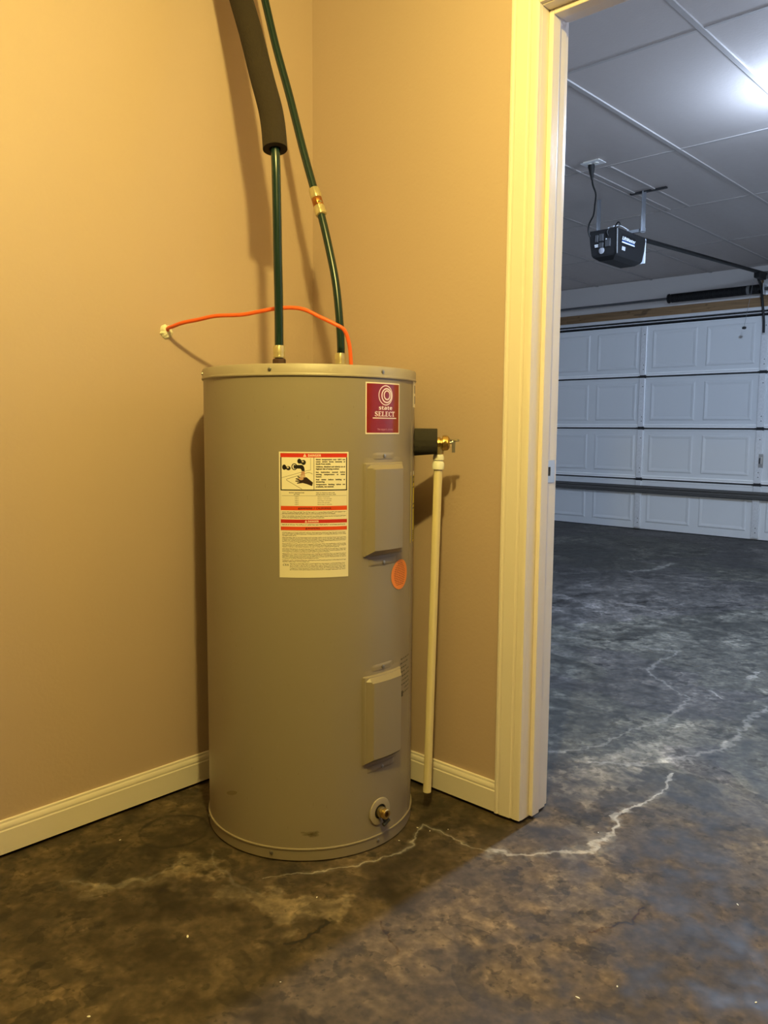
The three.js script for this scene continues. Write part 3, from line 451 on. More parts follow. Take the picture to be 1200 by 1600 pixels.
{
  // jacket print and grime: u = (180 - angle) / 360
  const W = 2048, H = 1024, cv = document.createElement('canvas'); cv.width = W; cv.height = H; const c = cv.getContext('2d');
  const X = a => (180 - a) / 360 * W, Y = y => (1 - (y - 0.03) / (1.195 - 0.03)) * H;
  c.fillStyle = '#8e8274'; c.fillRect(0, 0, W, H); const r = rng(5);
  for (let i = 0; i < 900; i++) { const s = r() * 2.2 + 0.4; c.fillStyle = r() > 0.5 ? 'rgba(60,50,35,0.10)' : 'rgba(210,200,180,0.07)'; c.fillRect(r() * W, r() * H, s, s * (1 + r() * 3)); }
  for (let i = 0; i < 26; i++) { c.fillStyle = 'rgba(45,34,16,' + (0.06 + 0.12 * r()) + ')'; c.beginPath(); c.ellipse(X(42.5) + (r() - 0.5) * 46, Y(0.072) + (r() - 0.5) * 9, 3 + r() * 9, 1 + r() * 3, 0, 0, 7); c.fill(); }
  c.fillStyle = 'rgba(60,44,20,0.25)'; c.beginPath(); c.ellipse(X(88), Y(0.145), 26, 5, -0.25, 0, 7); c.fill();
  c.fillStyle = '#3a3226'; // printed data block beside the lower cover
  for (let row = 0; row < 9; row++) { const y = 0.474 - row * 0.0115; let x = X(-12.5); while (x < X(-36)) { const w = 4 + r() * 14; if (r() > 0.25) c.fillRect(x, Y(y), w, 3); x += w + 4; } }
  c.fillStyle = '#2a2117'; c.fillRect(X(-14), Y(0.386), 22, 13); c.fillRect(X(-29), Y(0.392), 20, 20);
  const tex = new THREE.CanvasTexture(cv); tex.colorSpace = THREE.SRGBColorSpace; tex.anisotropy = 8;
  M.jacket = new THREE.MeshStandardMaterial({ map: tex, roughness: 0.34, metalness: 0.0 });
  mesh('jacket', cylPatch(-180, 180, 0.030, 1.195, HR, 180, 1), M.jacket, wh);
  mesh('jacket_seam', cylPatch(-33, -27, 0.032, 1.193, HR, 8, 1, (u) => HR + 0.0012 * Math.min(1, Math.min(u, 1 - u) * 9)), M.taupe, wh);
  const top = new THREE.LatheGeometry([[HR - 0.002, 1.190], [HR + 0.0035, 1.190], [HR + 0.0042, 1.193], [HR + 0.0028, 1.196], [HR + 0.0028, 1.2135], [HR + 0.0010, 1.2170], [HR - 0.003, HH], [HR - 0.012, HH - 0.0005], [HR - 0.03, HH - 0.006], [0.0001, HH - 0.006]].map(p => new THREE.Vector2(...p)), 128);
  mesh('top_cap', toCreasedNormals(top, 0.5), M.taupeLight, wh);
  const bot = new THREE.LatheGeometry([[0.0001, 0.0015], [HR - 0.004, 0.0015], [HR + 0.0012, 0.004], [HR + 0.0018, 0.030], [HR + 0.0036, 0.032], [HR + 0.0034, 0.0345], [HR - 0.002, 0.036]].map(p => new THREE.Vector2(...p)), 128);
  mesh('base_rim', toCreasedNormals(bot, 0.5), M.taupe, wh);
  const screw = (a, y, r0) => { const d = pol(a, 1, 0); return mesh('screw', lathe([[0.0048, -0.001], [0.0046, 0.0014], [0.0026, 0.0028], [0.0001, 0.0031]], 12, pol(a, r0, y), d), M.screw, wh); };
  for (const a of [61.3, 3.4, -54.5, -112, -170, 119]) { screw(a, 1.2045, HR + 0.0028); screw(a + 1, 0.0195, HR + 0.0016); }
  // element covers: curved plate with a bevelled raised box
  function cover(y0, y1) {
    const g0 = mesh('access_cover', cylPatch(-13.4, 15.4, y0, y1, HR, 16, 14, (u, v) => HR + 0.0018 * Math.min(1, Math.min(u, 1 - u) * 60, Math.min(v, 1 - v) * 60)), M.taupe, wh);
    // plate edge thickness
    const yb = y0 + 0.012, yt = y1 - 0.012, aL = 14.9, aR = -13.0, na = 20, ny = 20;
    const bev = (t) => { const s = Math.min(1, t); return s < 0.2 ? 0.006 * s / 0.2 : s < 0.34 ? 0.006 : 0.006 + 0.013 * Math.min(1, (s - 0.34) / 0.66); };
    const us = [0, 0.03, 0.05, 0.13, 0.16, 0.3, 0.5, 0.7, 0.84, 0.87, 0.95, 0.97, 1], vs = [0, 0.012, 0.02, 0.055, 0.068, 0.3, 0.6, 0.932, 0.945, 0.98, 0.988, 1];
    const pos = [], uv = [], idx = [];
    for (const v of vs) for (const u of us) {
      const du = Math.min(u, 1 - u) / 0.16, dv = Math.min(v, 1 - v) / 0.068, a = R2(mix(aL, aR, u)), rr = HR + 0.0015 + bev(Math.min(du, dv));
      pos.push(rr * Math.cos(a), mix(yb, yt, v), rr * Math.sin(a)); uv.push(u, v);
    }
    const n = us.length; for (let j = 0; j + 1 < vs.length; j++) for (let i = 0; i + 1 < n; i++) { const a = j * n + i, b = a + 1, c2 = b + n, d = a + n; idx.push(a, b, c2, a, c2, d); }
    const g = new THREE.BufferGeometry(); g.setAttribute('position', new THREE.Float32BufferAttribute(pos, 3)); g.setAttribute('uv', new THREE.Float32BufferAttribute(uv, 2)); g.setIndex(idx);
    mesh('raised_face', toCreasedNormals(g, 0.3), M.taupe, g0);
    mesh('bottom_tab', cylPatch(-8.5, 11.5, y0 - 0.014, y0 + 0.004, HR, 12, 4, (u, v) => HR + 0.0022 * Math.min(1, Math.min(u, 1 - u) * 40, v < 0.1 ? v * 10 : 1)), M.taupe, g0);
    mesh('top_tab', cylPatch(-6, 9, y1 - 0.003, y1 + 0.012, HR, 10, 4, (u, v) => HR + 0.0016 * Math.min(1, Math.min(u, 1 - u) * 40, v > 0.9 ? (1 - v) * 10 : 1)), M.taupe, g0);
    for (const y of [y1 + 0.004, y0 - 0.006]) { mesh('screw', lathe([[0.0048, -0.001], [0.0046, 0.0014], [0.0026, 0.0028], [0.0001, 0.0031]], 12, pol(1.7, HR + 0.0018, y), pol(1.7, 1, 0)), M.screw, g0); }
  }
  cover(0.745, 0.998); cover(0.219, 0.470);

  // ---- labels
  const decal = (name, a0, a1, y0, y1, canvas, rough, off = 0.0007, extra = {}) => { const t = new THREE.CanvasTexture(canvas); t.colorSpace = THREE.SRGBColorSpace; t.anisotropy = 8; return mesh(name, cylPatch(a0, a1, y0, y1, HR + off, 16, 1), new THREE.MeshStandardMaterial({ map: t, roughness: rough, ...extra }), wh); };
  { // red brand plate
    const cv = document.createElement('canvas'); cv.width = 464; cv.height = 492; const c = cv.getContext('2d');
    c.fillStyle = '#f3e3d2'; c.fillRect(0, 0, 464, 492); c.fillStyle = '#861a0c'; c.fillRect(12, 12, 440, 468);
    c.strokeStyle = '#f4dfe4'; c.lineWidth = 10; c.beginPath(); c.ellipse(250, 120, 92, 92, 0, 0, 7); c.stroke();
    c.lineWidth = 14; c.beginPath(); c.ellipse(262, 122, 66, 66, 0, 0, 7); c.stroke(); c.lineWidth = 13; c.beginPath(); c.ellipse(266, 118, 40, 42, 0, 0, 7); c.stroke();
    c.fillStyle = '#f6e6ea'; c.textAlign = 'center'; c.font = 'bold 62px sans-serif'; c.save(); c.translate(250, 258); c.scale(1.25, 0.85); c.fillText('state', 0, 0); c.restore();
    c.font = 'bold 66px serif'; c.save(); c.translate(244, 322); c.scale(1.08, 1); c.fillText('SELECT', 0, 0); c.restore(); c.fillRect(84, 334, 326, 9);
    c.fillStyle = '#c98e98'; c.font = '25px sans-serif'; c.fillText('The expert’s choice', 246, 456);
    decal('brand_plate', -10.4, 13.7, 1.055, 1.179, cv, 0.16, 0.0008).userData.label = 'shiny red brand plate with a ringed emblem and white lettering';
  }
  { // white warning sheet
    const W = 1000, H = 1820, cv = document.createElement('canvas'); cv.width = W; cv.height = H; const c = cv.getContext('2d');
    c.fillStyle = '#e6dcca'; c.fillRect(0, 0, W, H); c.fillStyle = '#ede4d3'; c.fillRect(20, 60, 960, 480);
    const band = (y, h, col) => { c.fillStyle = col; c.fillRect(22, y, 956, h); };
    const tri = (x, y, s, col, bang) => { c.fillStyle = col; c.beginPath(); c.moveTo(x, y); c.lineTo(x + s / 2, y - s); c.lineTo(x + s, y); c.fill(); c.fillStyle = bang; c.fillRect(x + s / 2 - 2.5, y - s * 0.68, 5, s * 0.36); c.fillRect(x + s / 2 - 2.5, y - s * 0.22, 5, 6); };
    band(22, 58, '#d0301f'); tri(346, 70, 46, '#fbeedd', '#d0301f'); c.fillStyle = '#fbeedd'; c.font = 'bold 46px sans-serif'; c.textAlign = 'left'; c.fillText('DANGER', 412, 68);
    c.strokeStyle = '#150d0a'; c.lineWidth = 16; c.beginPath(); c.moveTo(28, 80); c.lineTo(28, 548); c.lineTo(972, 548); c.lineTo(972, 80); c.stroke(); c.lineWidth = 6; c.beginPath(); c.moveTo(498, 80); c.lineTo(498, 548); c.stroke();
    // tap, basin and scalded hand
    c.strokeStyle = '#4c3a26'; c.lineWidth = 4; c.beginPath(); c.moveTo(40, 372); c.lineTo(120, 350); c.lineTo(400, 268); c.lineTo(450, 262); c.lineTo(450, 90); c.stroke();
    c.lineWidth = 5; c.beginPath(); c.moveTo(330, 535); c.lineTo(112, 408); c.quadraticCurveTo(100, 396, 122, 388); c.lineTo(400, 300); c.quadraticCurveTo(440, 290, 478, 318); c.stroke();
    c.fillStyle = '#120c0c'; const blob = (x, y, a, b) => { c.beginPath(); c.ellipse(x, y, a, b, 0, 0, 7); c.fill(); };
    blob(76, 222, 30, 38); blob(136, 236, 32, 30); blob(96, 232, 30, 22); blob(292, 134, 28, 36); blob(352, 152, 32, 36); blob(320, 146, 34, 24);
    c.fillStyle = '#d9c9ac'; blob(128, 226, 16, 12); blob(340, 140, 15, 11); c.fillStyle = '#120c0c';
    c.lineWidth = 12; c.strokeStyle = '#120c0c'; c.beginPath(); c.ellipse(222, 214, 36, 42, 0, 0, 7); c.stroke(); c.beginPath(); c.moveTo(210, 190); c.lineTo(320, 188); c.quadraticCurveTo(368, 192, 366, 276); c.lineTo(326, 276); c.quadraticCurveTo(322, 244, 296, 240); c.lineTo(214, 240); c.fill();
    c.strokeStyle = '#b06a4a'; c.lineWidth = 9; for (let i = 0; i < 4; i++) { c.beginPath(); c.moveTo(330 + i * 10, 280); c.quadraticCurveTo(320 + i * 14, 320, 312 + i * 20, 372); c.stroke(); }
    c.fillStyle = '#2b1512'; c.beginPath(); c.moveTo(470, 490); c.lineTo(484, 440); c.lineTo(392, 362); c.lineTo(330, 372); c.lineTo(272, 346); c.lineTo(262, 358); c.lineTo(300, 384); c.lineTo(244, 378); c.lineTo(238, 392); c.lineTo(292, 408); c.lineTo(236, 412); c.lineTo(236, 426); c.lineTo(300, 428); c.lineTo(256, 444); c.lineTo(262, 456); c.lineTo(340, 446); c.lineTo(400, 462); c.closePath(); c.fill();
    c.fillStyle = '#c59a80'; blob(318, 384, 34, 22);
    // text
    const just = (s, x, y, w, full) => { const ws = s.split(' '); c.lineWidth = 2.6; c.strokeStyle = '#1b120c'; if (!full) { c.fillText(s, x, y); c.strokeText(s, x, y); return; } let t = 0; for (const q of ws) t += c.measureText(q).width; const gap = (w - t) / (ws.length - 1); let xx = x; for (const q of ws) { c.fillText(q, xx, y); c.strokeText(q, xx, y); xx += c.measureText(q).width + gap; } };
    c.fillStyle = '#1b120c'; c.font = 'bold 24px sans-serif';
    const T = [['Water temperature over 125°F can', 118, 1], ['cause severe burns instantly or', 150, 1], ['death from scalds.', 182, 0], ['Children, disabled and elderly are at', 222, 1], ['highest risk of being scalded.', 254, 0], ['See instruction manual before', 300, 1], ['setting temperature at water', 332, 1], ['heater.', 364, 0], ['Feel water before bathing or', 406, 1], ['showering.', 438, 0], ['Temperature limiting valves are', 476, 1], ['available, see manual.', 508, 0]];
    for (const [s, y, f] of T) { let fs = 24; c.font = 'bold 24px sans-serif'; let w = c.measureText(s).width; if (w > 425) { c.font = 'bold ' + Math.floor(24 * 425 / w) + 'px sans-serif'; } just(s, 525, y, 425, f); }
    c.font = 'bold 21px sans-serif'; c.textAlign = 'center'; c.fillText('WATER TEMPERATURE', 252, 594); c.fillText('SETTING', 252, 618); c.textAlign = 'left'; c.font = 'bold 19px sans-serif'; c.fillText('TIME TO PRODUCE 2ND & 3RD', 525, 594); c.fillText('DEGREE BURNS ON ADULT SKIN', 525, 618); c.fillRect(40, 628, 930, 3);
    c.font = '22px sans-serif'; const rows = [['160°F', 'About 1/2 second'], ['150°F', 'About 1-1/2 seconds'], ['140°F', 'Less than 5 seconds'], ['130°F', 'About 30 seconds'], ['120°F', 'More than 5 minutes']];
    rows.forEach(([a, b], i) => { c.fillText(a, 222, 654 + i * 27); c.fillText(b, 548, 654 + i * 27); });
    band(778, 62, '#dc4a1c'); tri(268, 826, 34, '#2a0d07', '#dc4a1c'); c.fillStyle = '#2a0d07'; c.font = 'bold 36px sans-serif'; c.textAlign = 'center'; c.fillText('WARNING  /  CALIFORNIA', 522, 824);
    band(972, 52, '#c22a24'); tri(366, 1014, 36, '#fbeedd', '#c22a24'); c.fillStyle = '#fbeedd'; c.font = 'bold 38px sans-serif'; c.fillText('DANGER', 486, 1012);
    band(1076, 52, '#dc4a1c'); tri(372, 1116, 34, '#2a0d07', '#dc4a1c'); c.fillStyle = '#2a0d07'; c.font = 'bold 36px sans-serif'; c.fillText('WARNING', 494, 1114);
    c.textAlign = 'left'; c.fillStyle = '#33291d'; c.strokeStyle = '#4a3c28'; c.lineWidth = 2; c.strokeRect(22, 22, 956, 1110); c.beginPath(); c.moveTo(22, 900); c.lineTo(978, 900); c.stroke();
    const r = rng(91); // fine print, too small to read: word-shaped strokes
    const print = (y, x0, x1, h) => { let x = x0; while (x < x1) { const w = 10 + r() * 46; c.globalAlpha = 0.75 + r() * 0.25; for (let q = 0; q < w && x + q < x1; q += 6.5) c.fillRect(x + q, y + (r() < 0.25 ? -4 : 0), 5.2, h + (r() < 0.2 ? 3 : 0)); x += w + 8; } c.globalAlpha = 1; };
    for (const [y, e] of [[862, 960], [884, 800], [920, 960], [942, 640], [1044, 960]]) print(y, 40, e, 9);
    let y = 1160; for (const e of [960, 960, 240, 0, 960, 960, 960, 640, 0, 960, 960, 860, 0, 960, 960, 720, 0, 960, 960, 960, 560, 0, 960, 430]) { if (e) print(y, 42, e, 8); y += e ? 21 : 9; }
    for (let k = 0; k < 5; k++) print(y + 8 + k * 22, 150, 950, 8); c.font = 'italic bold 44px serif'; c.fillStyle = '#1b120c'; c.fillText('CSA', 44, y + 44);
    const m = decal('warning_sheet', 22.9, 57.05, 0.7135, 1.0130, cv, 0.5, 0.0007); m.userData.label = 'white warning sheet with red bands, a scalded-hand picture and small print';
  }
  { // round orange sticker
    const cv = document.createElement('canvas'); cv.width = cv.height = 256; const c = cv.getContext('2d'); c.fillStyle = '#f08a3c'; c.fillRect(0, 0, 256, 256); c.fillStyle = '#7c3410'; const r = rng(3);
    for (let i = 0; i < 13; i++) { const y = 34 + i * 14.6, hw = Math.sqrt(Math.max(0, 104 * 104 - (y - 128) * (y - 128))) * 0.82; let x = 128 - hw; while (x < 128 + hw) { const w = 10 + r() * 26; c.fillRect(x, y, Math.min(w, 128 + hw - x), 5); x += w + 4; } }
    const t = new THREE.CanvasTexture(cv); t.colorSpace = THREE.SRGBColorSpace; const pos = [], uv = [], idx = [], n = 40; pos.push(...pol(-12.8, HR + 0.001, 0.6985)); uv.push(0.5, 0.5);
    for (let i = 0; i <= n; i++) { const q = i / n * Math.PI * 2, dx = Math.cos(q), dy = Math.sin(q); pos.push(...pol(-12.8 - dx * 8.4, HR + 0.001, 0.6985 + dy * 0.0385)); uv.push(0.5 + dx * 0.49, 0.5 + dy * 0.49); if (i < n) idx.push(0, i + 1, i + 2); }
    const g = new THREE.BufferGeometry(); g.setAttribute('position', new THREE.Float32BufferAttribute(pos, 3)); g.setAttribute('uv', new THREE.Float32BufferAttribute(uv, 2)); g.setIndex(idx); g.computeVertexNormals();
    mesh('round_sticker', g, new THREE.MeshStandardMaterial({ map: t, roughness: 0.55 }), wh).userData.label = 'round orange sticker with lines of tiny print';
  }
  { // yellow energy guide, seen almost edge-on
    const cv = document.createElement('canvas'); cv.width = 512; cv.height = 640; const c = cv.getContext('2d'); c.fillStyle = '#e6d22c'; c.fillRect(0, 0, 512, 640); c.fillStyle = '#f5efd8'; c.fillRect(0, 0, 512, 34); c.fillStyle = '#15120a'; c.fillRect(24, 46, 464, 60); c.fillStyle = '#e6d22c'; c.font = 'bold 50px sans-serif'; c.fillText('ENERGYGUIDE', 52, 94); c.fillStyle = '#15120a'; c.fillRect(24, 292, 464, 12); c.fillRect(24, 330, 220, 10); for (let i = 0; i < 5; i++) c.fillRect(24, 540 + i * 18, 380 - i * 30, 8); c.fillRect(24, 140, 300, 8);
    decal('energy_label', -60, -26.5, 0.770, 0.957, cv, 0.5, 0.0008).userData.label = 'yellow energy label on the side facing the wall';
    const c2 = document.createElement('canvas'); c2.width = 128; c2.height = 256; const k = c2.getContext('2d'); k.fillStyle = '#a29a8e'; k.fillRect(0, 0, 128, 256); k.fillStyle = '#efe6cc'; k.fillRect(0, 0, 128, 40); k.fillRect(0, 0, 26, 256); k.fillRect(0, 118, 128, 26); k.fillRect(0, 222, 128, 34);
    decal('rating_label', -44, -29.5, 1.124, 1.191, c2, 0.5, 0.0014).userData.label = 'pale rating label at the upper edge of the jacket';
  }
  // ---- drain valve
  { const a = 3.0, y = 0.095, d = pol(a, 1, 0);
    mesh('drain_escutcheon', lathe([[0.019, 0.001], [0.0195, 0.004], [0.030, 0.0042], [0.0345, 0.003], [0.0355, 0.0]], 40, pol(a, HR - 0.0005, y), d), M.taupeLight, wh);
    const dv = mesh('drain_valve', merge([lathe([[0.0185, 0.0012], [0.0001, 0.0012]].reverse(), 24, pol(a, HR, y), d)]), M.black, wh);
    mesh('valve_body', lathe([[0.0001, -0.004], [0.0125, -0.004], [0.0125, 0.004], [0.0140, 0.005], [0.0140, 0.011], [0.0105, 0.012], [0.0105, 0.016]], 24, pol(a, HR, y), d), M.brassOld, dv);
    mesh('hose_outlet', lathe([[0.0065, 0.015], [0.0065, 0.0265], [0.0112, 0.027], [0.0128, 0.0255], [0.0128, 0.023], [0.0120, 0.0215], [0.0128, 0.020], [0.0128, 0.018], [0.0105, 0.015]], 26, pol(a, HR, y), d), M.brass, dv);
    mesh('outlet_bore', lathe([[0.0066, 0.021], [0.0001, 0.021]].reverse(), 20, pol(a, HR, y), d), M.rustNut, dv);
    mesh('valve_handle', merge([rod(pol(a, HR + 0.012, y - 0.010), pol(a - 1.2, HR + 0.016, y - 0.028), 0.0042), rod(pol(a - 3.4, HR + 0.017, y - 0.022), pol(a + 0.6, HR + 0.017, y - 0.030), 0.0048)]), std([0.05, 0.05, 0.04], 0.5), dv);
  }
  // ---- nipples on top
  for (const [x, z] of [[-0.0103, 0.0974], [0.0227, -0.0896]]) mesh('nipple', lathe([[0.0001, 0], [0.0165, 0], [0.0165, 0.004], [0.0115, 0.006], [0.0115, 0.018]], 22, [x, HH - 0.0062, z], [0, 1, 0]), M.steel, wh);
  mesh('junction_lid', box(0.045, 0.115, HH - 0.0065, HH + 0.0025, -0.11, -0.04, 0.002), M.taupeLight, wh);
  mesh('cable_clamp', merge([box(0.062, 0.092, HH + 0.002, HH + 0.012, -0.092, -0.064, 0.002), rod([0.060, HH + 0.0085, -0.060], [0.100, HH + 0.0085, -0.066], 0.0032, 8)]), M.steel, wh);
  // ---- temperature and pressure relief valve
  const A = -40, yv = 1.031, d = pol(A, 1, 0), rv = mesh('relief_valve', lathe([[0.012, HR], [0.012, 0.338], [0.0155, 0.338], [0.0155, 0.347], [0.0125, 0.349], [0.0125, 0.352], [0.0195, 0.354], [0.0205, 0.360], [0.0190, 0.368], [0.0130, 0.373], [0.0001, 0.373]].map(p => [p[0], p[1]]), 24, [0, yv, 0], d), std([0.46, 0.30, 0.11], 0.34, 0.9), wh);
  rv.userData.label = 'brass relief valve with a black foam collar';
  { // foam collar with a notch cut out underneath
    const pos = [], n = 44, inn = 0.013, r0 = HR + 0.0005, r1 = 0.340; const sh = new THREE.Shape(); for (let i = 0; i <= n; i++) { const q = i / n * Math.PI * 2; const R = 0.037; i ? sh.lineTo(R * Math.cos(q), R * Math.sin(q)) : sh.moveTo(R, 0); } const hp = new THREE.Path(); hp.absarc(0, 0, inn, 0, Math.PI * 2, true); sh.holes.push(hp);
    const g = new THREE.ExtrudeGeometry(sh, { depth: r1 - r0 - 0.004, bevelEnabled: true, bevelSize: 0.0015, bevelThickness: 0.002, bevelSegments: 2, curveSegments: 30 });
    const p = g.attributes.position; for (let i = 0; i < p.count; i++) { const y = p.getY(i), z = p.getZ(i); if (y < -0.028) p.setY(i, Math.max(y, -0.0335 - 0.006 * Math.sin(Math.max(0, z) * 95))); }
    const gg = toCreasedNormals(g, 0.6); gg.applyQuaternion(new THREE.Quaternion().setFromUnitVectors(V(0, 0, 1), V(...d))); gg.translate(...pol(A, r0 + 0.002, yv)); mesh('foam_collar', gg, M.foamBlack, rv);
  }
  mesh('outlet_elbow', merge([rod(pol(A, 0.3435, yv - 0.006), pol(A, 0.3435, yv - 0.024), 0.0120, 20), rod(pol(A, 0.3435, yv - 0.020), pol(A, 0.3435, yv - 0.029), 0.0138, 6)]), M.brassOld, rv);
  mesh('test_lever', merge([rod(pol(A, 0.370, yv), pol(A, 0.382, yv + 0.003), 0.0030, 10), box(-0.0045, 0.0045, -0.026, 0.006, -0.0012, 0.0012, 0.001).rotateY(R2(40)).translate(...pol(A, 0.3835, yv + 0.001)), rod(pol(A - 1.2, 0.376, yv + 0.0075), pol(A + 1.2, 0.396, yv + 0.0075), 0.0036, 10)]), M.steel, rv);
}
// ------------------------------------------------------------------ discharge pipe
{
  const t = thing('discharge_pipe', 'cream plastic discharge pipe running down beside the water heater', 'pipe', [0.6085, 0.055, 0.1208]);
  const top = [0.6322 - 0.6085, 0.962 - 0.055, 0], lean = V(...top).normalize();
  const pp = lathe([[0.0085, 0], [0.0114, 0.0005], [0.0114, 0.920], [0.0085, 0.920], [0.0085, 0.0]], 26, [0, 0, 0], lean.toArray()); mesh('pipe', pp, M.cpvc, t);
  mesh('coupling', lathe([[0.0115, 0.906], [0.0156, 0.907], [0.0160, 0.921], [0.0135, 0.927], [0.0120, 0.928], [0.0120, 0.931], [0.0146, 0.932], [0.0148, 0.939], [0.0125, 0.946], [0.0001, 0.946]], 26, [0, 0, 0], lean.toArray()), M.pvcWhite, t);
}
// ------------------------------------------------------------------ hoses
const HL = [[0.359, 1.243, 0.439], [0.359, 1.277, 0.439], [0.367, 1.390, 0.446], [0.375, 1.499, 0.455], [0.382, 1.636, 0.463], [0.380, 1.750, 0.465], [0.347, 1.847, 0.449], [0.298, 1.955, 0.440], [0.246, 2.081, 0.434], [0.206, 2.173, 0.432], [0.169, 2.277, 0.437], [0.150, 2.355, 0.448], [0.140, 2.492, 0.460]];
const HRT = [[0.392, 1.243, 0.252], [0.392, 1.283, 0.250], [0.387, 1.360, 0.251], [0.370, 1.464, 0.250], [0.342, 1.569, 0.252], [0.320, 1.640, 0.254], [0.291, 1.716, 0.255], [0.250, 1.830, 0.259], [0.200, 1.987, 0.266], [0.164, 2.123, 0.284], [0.139, 2.243, 0.300], [0.125, 2.339, 0.318], [0.114, 2.492, 0.345]];
const ferrule = (p, dir, s = 1) => lathe([[0.0001, -0.014], [0.0150, -0.014], [0.0153, -0.010], [0.0146, -0.008], [0.0146, -0.002], [0.0153, 0.0], [0.0153, 0.012], [0.0140, 0.0165], [0.0113, 0.0175]].map(q => [q[0] * s, q[1] * s]), 26, p, dir);
{
  const t = thing('water_hose', 'green hose rising straight from the heater top into the foam sleeve', 'hose', [0, 0, 0]);
  mesh('hose', tube(HL, 0.0112, 160, 20), M.hose, t);
  mesh('ferrule', ferrule([0.359, 1.262, 0.439], [0, 1, 0]), M.brassPale, t);
  mesh('coupling_nut', lathe([[0.0001, -0.014], [0.0165, -0.014], [0.0170, -0.010], [0.0170, 0.004], [0.0150, 0.0075], [0.0001, 0.0085]], 8, [0.359, 1.238, 0.439], [0, 1, 0]), M.rustNut, t);
  const c = curve(HL), sl = []; let t0 = 0; for (let i = 0; i <= 200; i++) { const p = c.getPointAt(i / 200); if (p.y > 1.748) sl.push(p); }
  const s = new THREE.CatmullRomCurve3(sl); const outer = new THREE.TubeGeometry(s, 90, 0.0305, 32), a = s.getPointAt(0), dr = s.getTangentAt(0);
  const ringG = new THREE.RingGeometry(0.0145, 0.0305, 36); ringG.applyQuaternion(new THREE.Quaternion().setFromUnitVectors(V(0, 0, 1), dr.clone().negate())); ringG.translate(a.x, a.y, a.z);
  const e1 = s.getPointAt(1), rt = new THREE.RingGeometry(0.0145, 0.0305, 36); rt.applyQuaternion(new THREE.Quaternion().setFromUnitVectors(V(0, 0, 1), s.getTangentAt(1))); rt.translate(e1.x, e1.y, e1.z);
  const inner = new THREE.TubeGeometry(s, 60, 0.0145, 20);
  const f = thing('foam_sleeve', 'thick dark brown foam pipe sleeve around the left green hose', 'pipe insulation'); mesh('sleeve', merge([outer, inner, ringG, rt]), M.foam, f);
}
{
  const t = thing('water_hose', 'green hose with a brass joint, right of the foam sleeve', 'hose', [0, 0, 0]);
  mesh('hose', tube(HRT, 0.0107, 160, 20), M.hose, t);
  mesh('ferrule', ferrule([0.392, 1.254, 0.252], [0, 1, 0]), M.brassPale, t);
  const c = curve(HRT); let best = 0, bd = 9; for (let i = 0; i <= 400; i++) { const p = c.getPointAt(i / 400), q = Math.abs(p.y - 1.6825); if (q < bd) { bd = q; best = i / 400; } }
  const p = c.getPointAt(best), d = c.getTangentAt(best).toArray();
  const j = mesh('hose_joint', lathe([[0.0108, -0.041], [0.0150, -0.039], [0.0160, -0.030], [0.0150, -0.026], [0.0158, -0.018], [0.0140, -0.016], [0.0140, 0.012], [0.0150, 0.014], [0.0155, 0.022], [0.0148, 0.026], [0.0152, 0.034], [0.0132, 0.040], [0.0108, 0.041]], 28, p.toArray(), d), M.brassPale, t);
  mesh('joint_barrel', lathe([[0.0142, -0.014], [0.0148, -0.013], [0.0148, 0.010], [0.0142, 0.011]], 10, p.toArray(), d), std([0.40, 0.16, 0.05], 0.3, 0.85), j);
  mesh('joint_screw', lathe([[0.006, 0.012], [0.006, 0.0165], [0.0001, 0.0185]], 12, p.toArray(), [0.93, -0.25, 0.28]), M.brassOld, j);
}
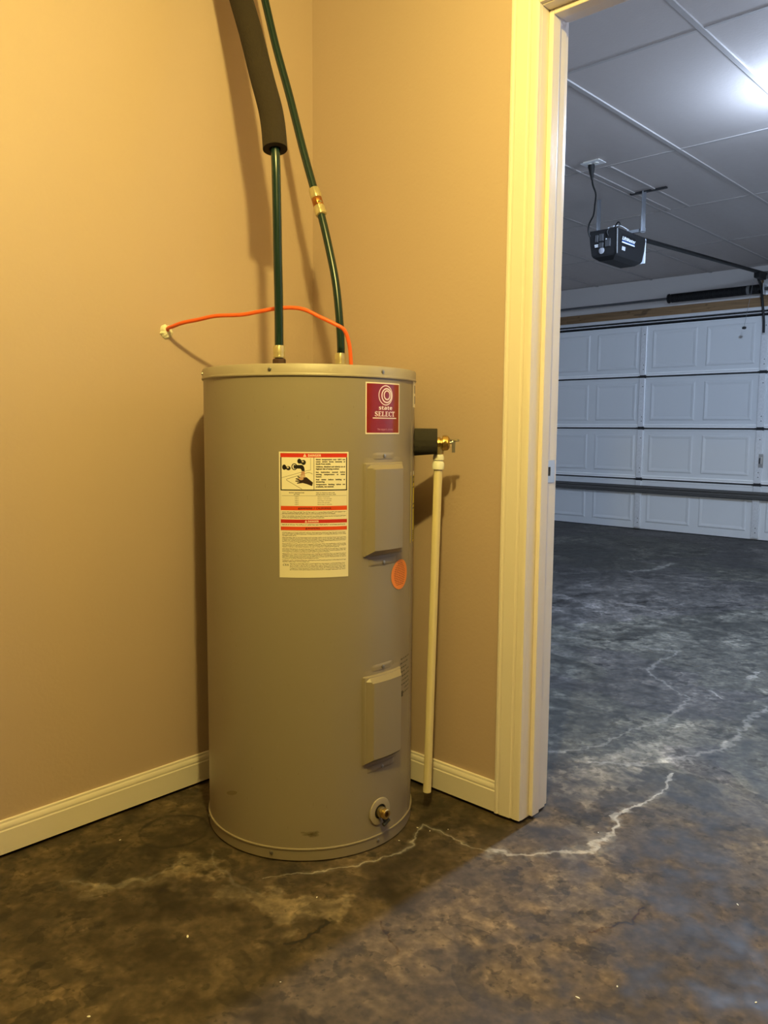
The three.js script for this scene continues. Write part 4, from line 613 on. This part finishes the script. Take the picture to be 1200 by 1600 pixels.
// ------------------------------------------------------------------ orange cable
{
  const pts = [[0.004, 1.333, 0.545], [0.016, 1.339, 0.549], [0.037,1.341,0.551],[0.079,1.349,0.544],[0.124,1.356,0.523],[0.165,1.364,0.500],[0.230,1.367,0.455],[0.269,1.374,0.431],[0.303,1.381,0.406],[0.338,1.383,0.380],[0.371,1.377,0.364],[0.408,1.357,0.342],[0.439,1.339,0.320], [0.456, 1.325, 0.302], [0.457, 1.293, 0.284], [0.447, 1.224, 0.264]];
  const t = thing('power_cable', 'orange electrical cable looping from the left wall to the heater top', 'cable');
  mesh('cable_jacket', tube(pts, 0.0052, 140, 14), M.orange, t);
  const b = mesh('wall_grommet', lathe([[0.0001, 0.009], [0.008, 0.010], [0.015, 0.0075], [0.0185, 0.003], [0.019, 0]], 22, [0.0002, 1.331, 0.5455], [1, 0, 0]), M.caulk, t); b.userData.label = 'lump of cream caulk around the hole in the wall';
  const p = b.geometry.attributes.position; for (let i = 0; i < p.count; i++) { const n = 1 + (fbm(p.getY(i) * 160, p.getZ(i) * 160, 2) - 0.5) * 0.5; p.setY(i, 1.331 + (p.getY(i) - 1.331) * n); p.setZ(i, 0.5455 + (p.getZ(i) - 0.5455) * n); p.setX(i, p.getX(i) * n); } b.geometry.computeVertexNormals();
}
// ------------------------------------------------------------------ crumbs on the floor
{
  const spots = [[0.61, 0.905, 7], [0.70, 0.62, 4], [1.02, -0.10, 4], [0.655, 0.215, 4], [0.69, 0.205, 3], [0.665, 0.30, 4], [1.30, 0.50, 5], [1.34, 0.42, 5], [0.93, 1.02, 6], [0.68, 1.16, 7], [0.14, 0.80, 5], [0.2, 0.52, 4], [1.41, -0.02, 5], [1.55, 0.28, 5], [0.72, 0.165, 3], [0.86, 0.86, 3]];
  const r = rng(14); const gs = spots.map(([x, z, s]) => { const g = new THREE.IcosahedronGeometry(s * 0.0005, 0); g.scale(1 + r() * 1.4, 0.35, 0.7); g.rotateY(r() * 6); g.translate(x, s * 0.00015, z); return g; });
  const m = mesh('paint_crumbs', merge(gs), std([0.85, 0.83, 0.78], 0.7)); m.userData = { kind: 'stuff', label: 'white specks of plaster and paint scattered on the concrete floor', category: 'crumbs' };
}
renderer.render(scene, camera);
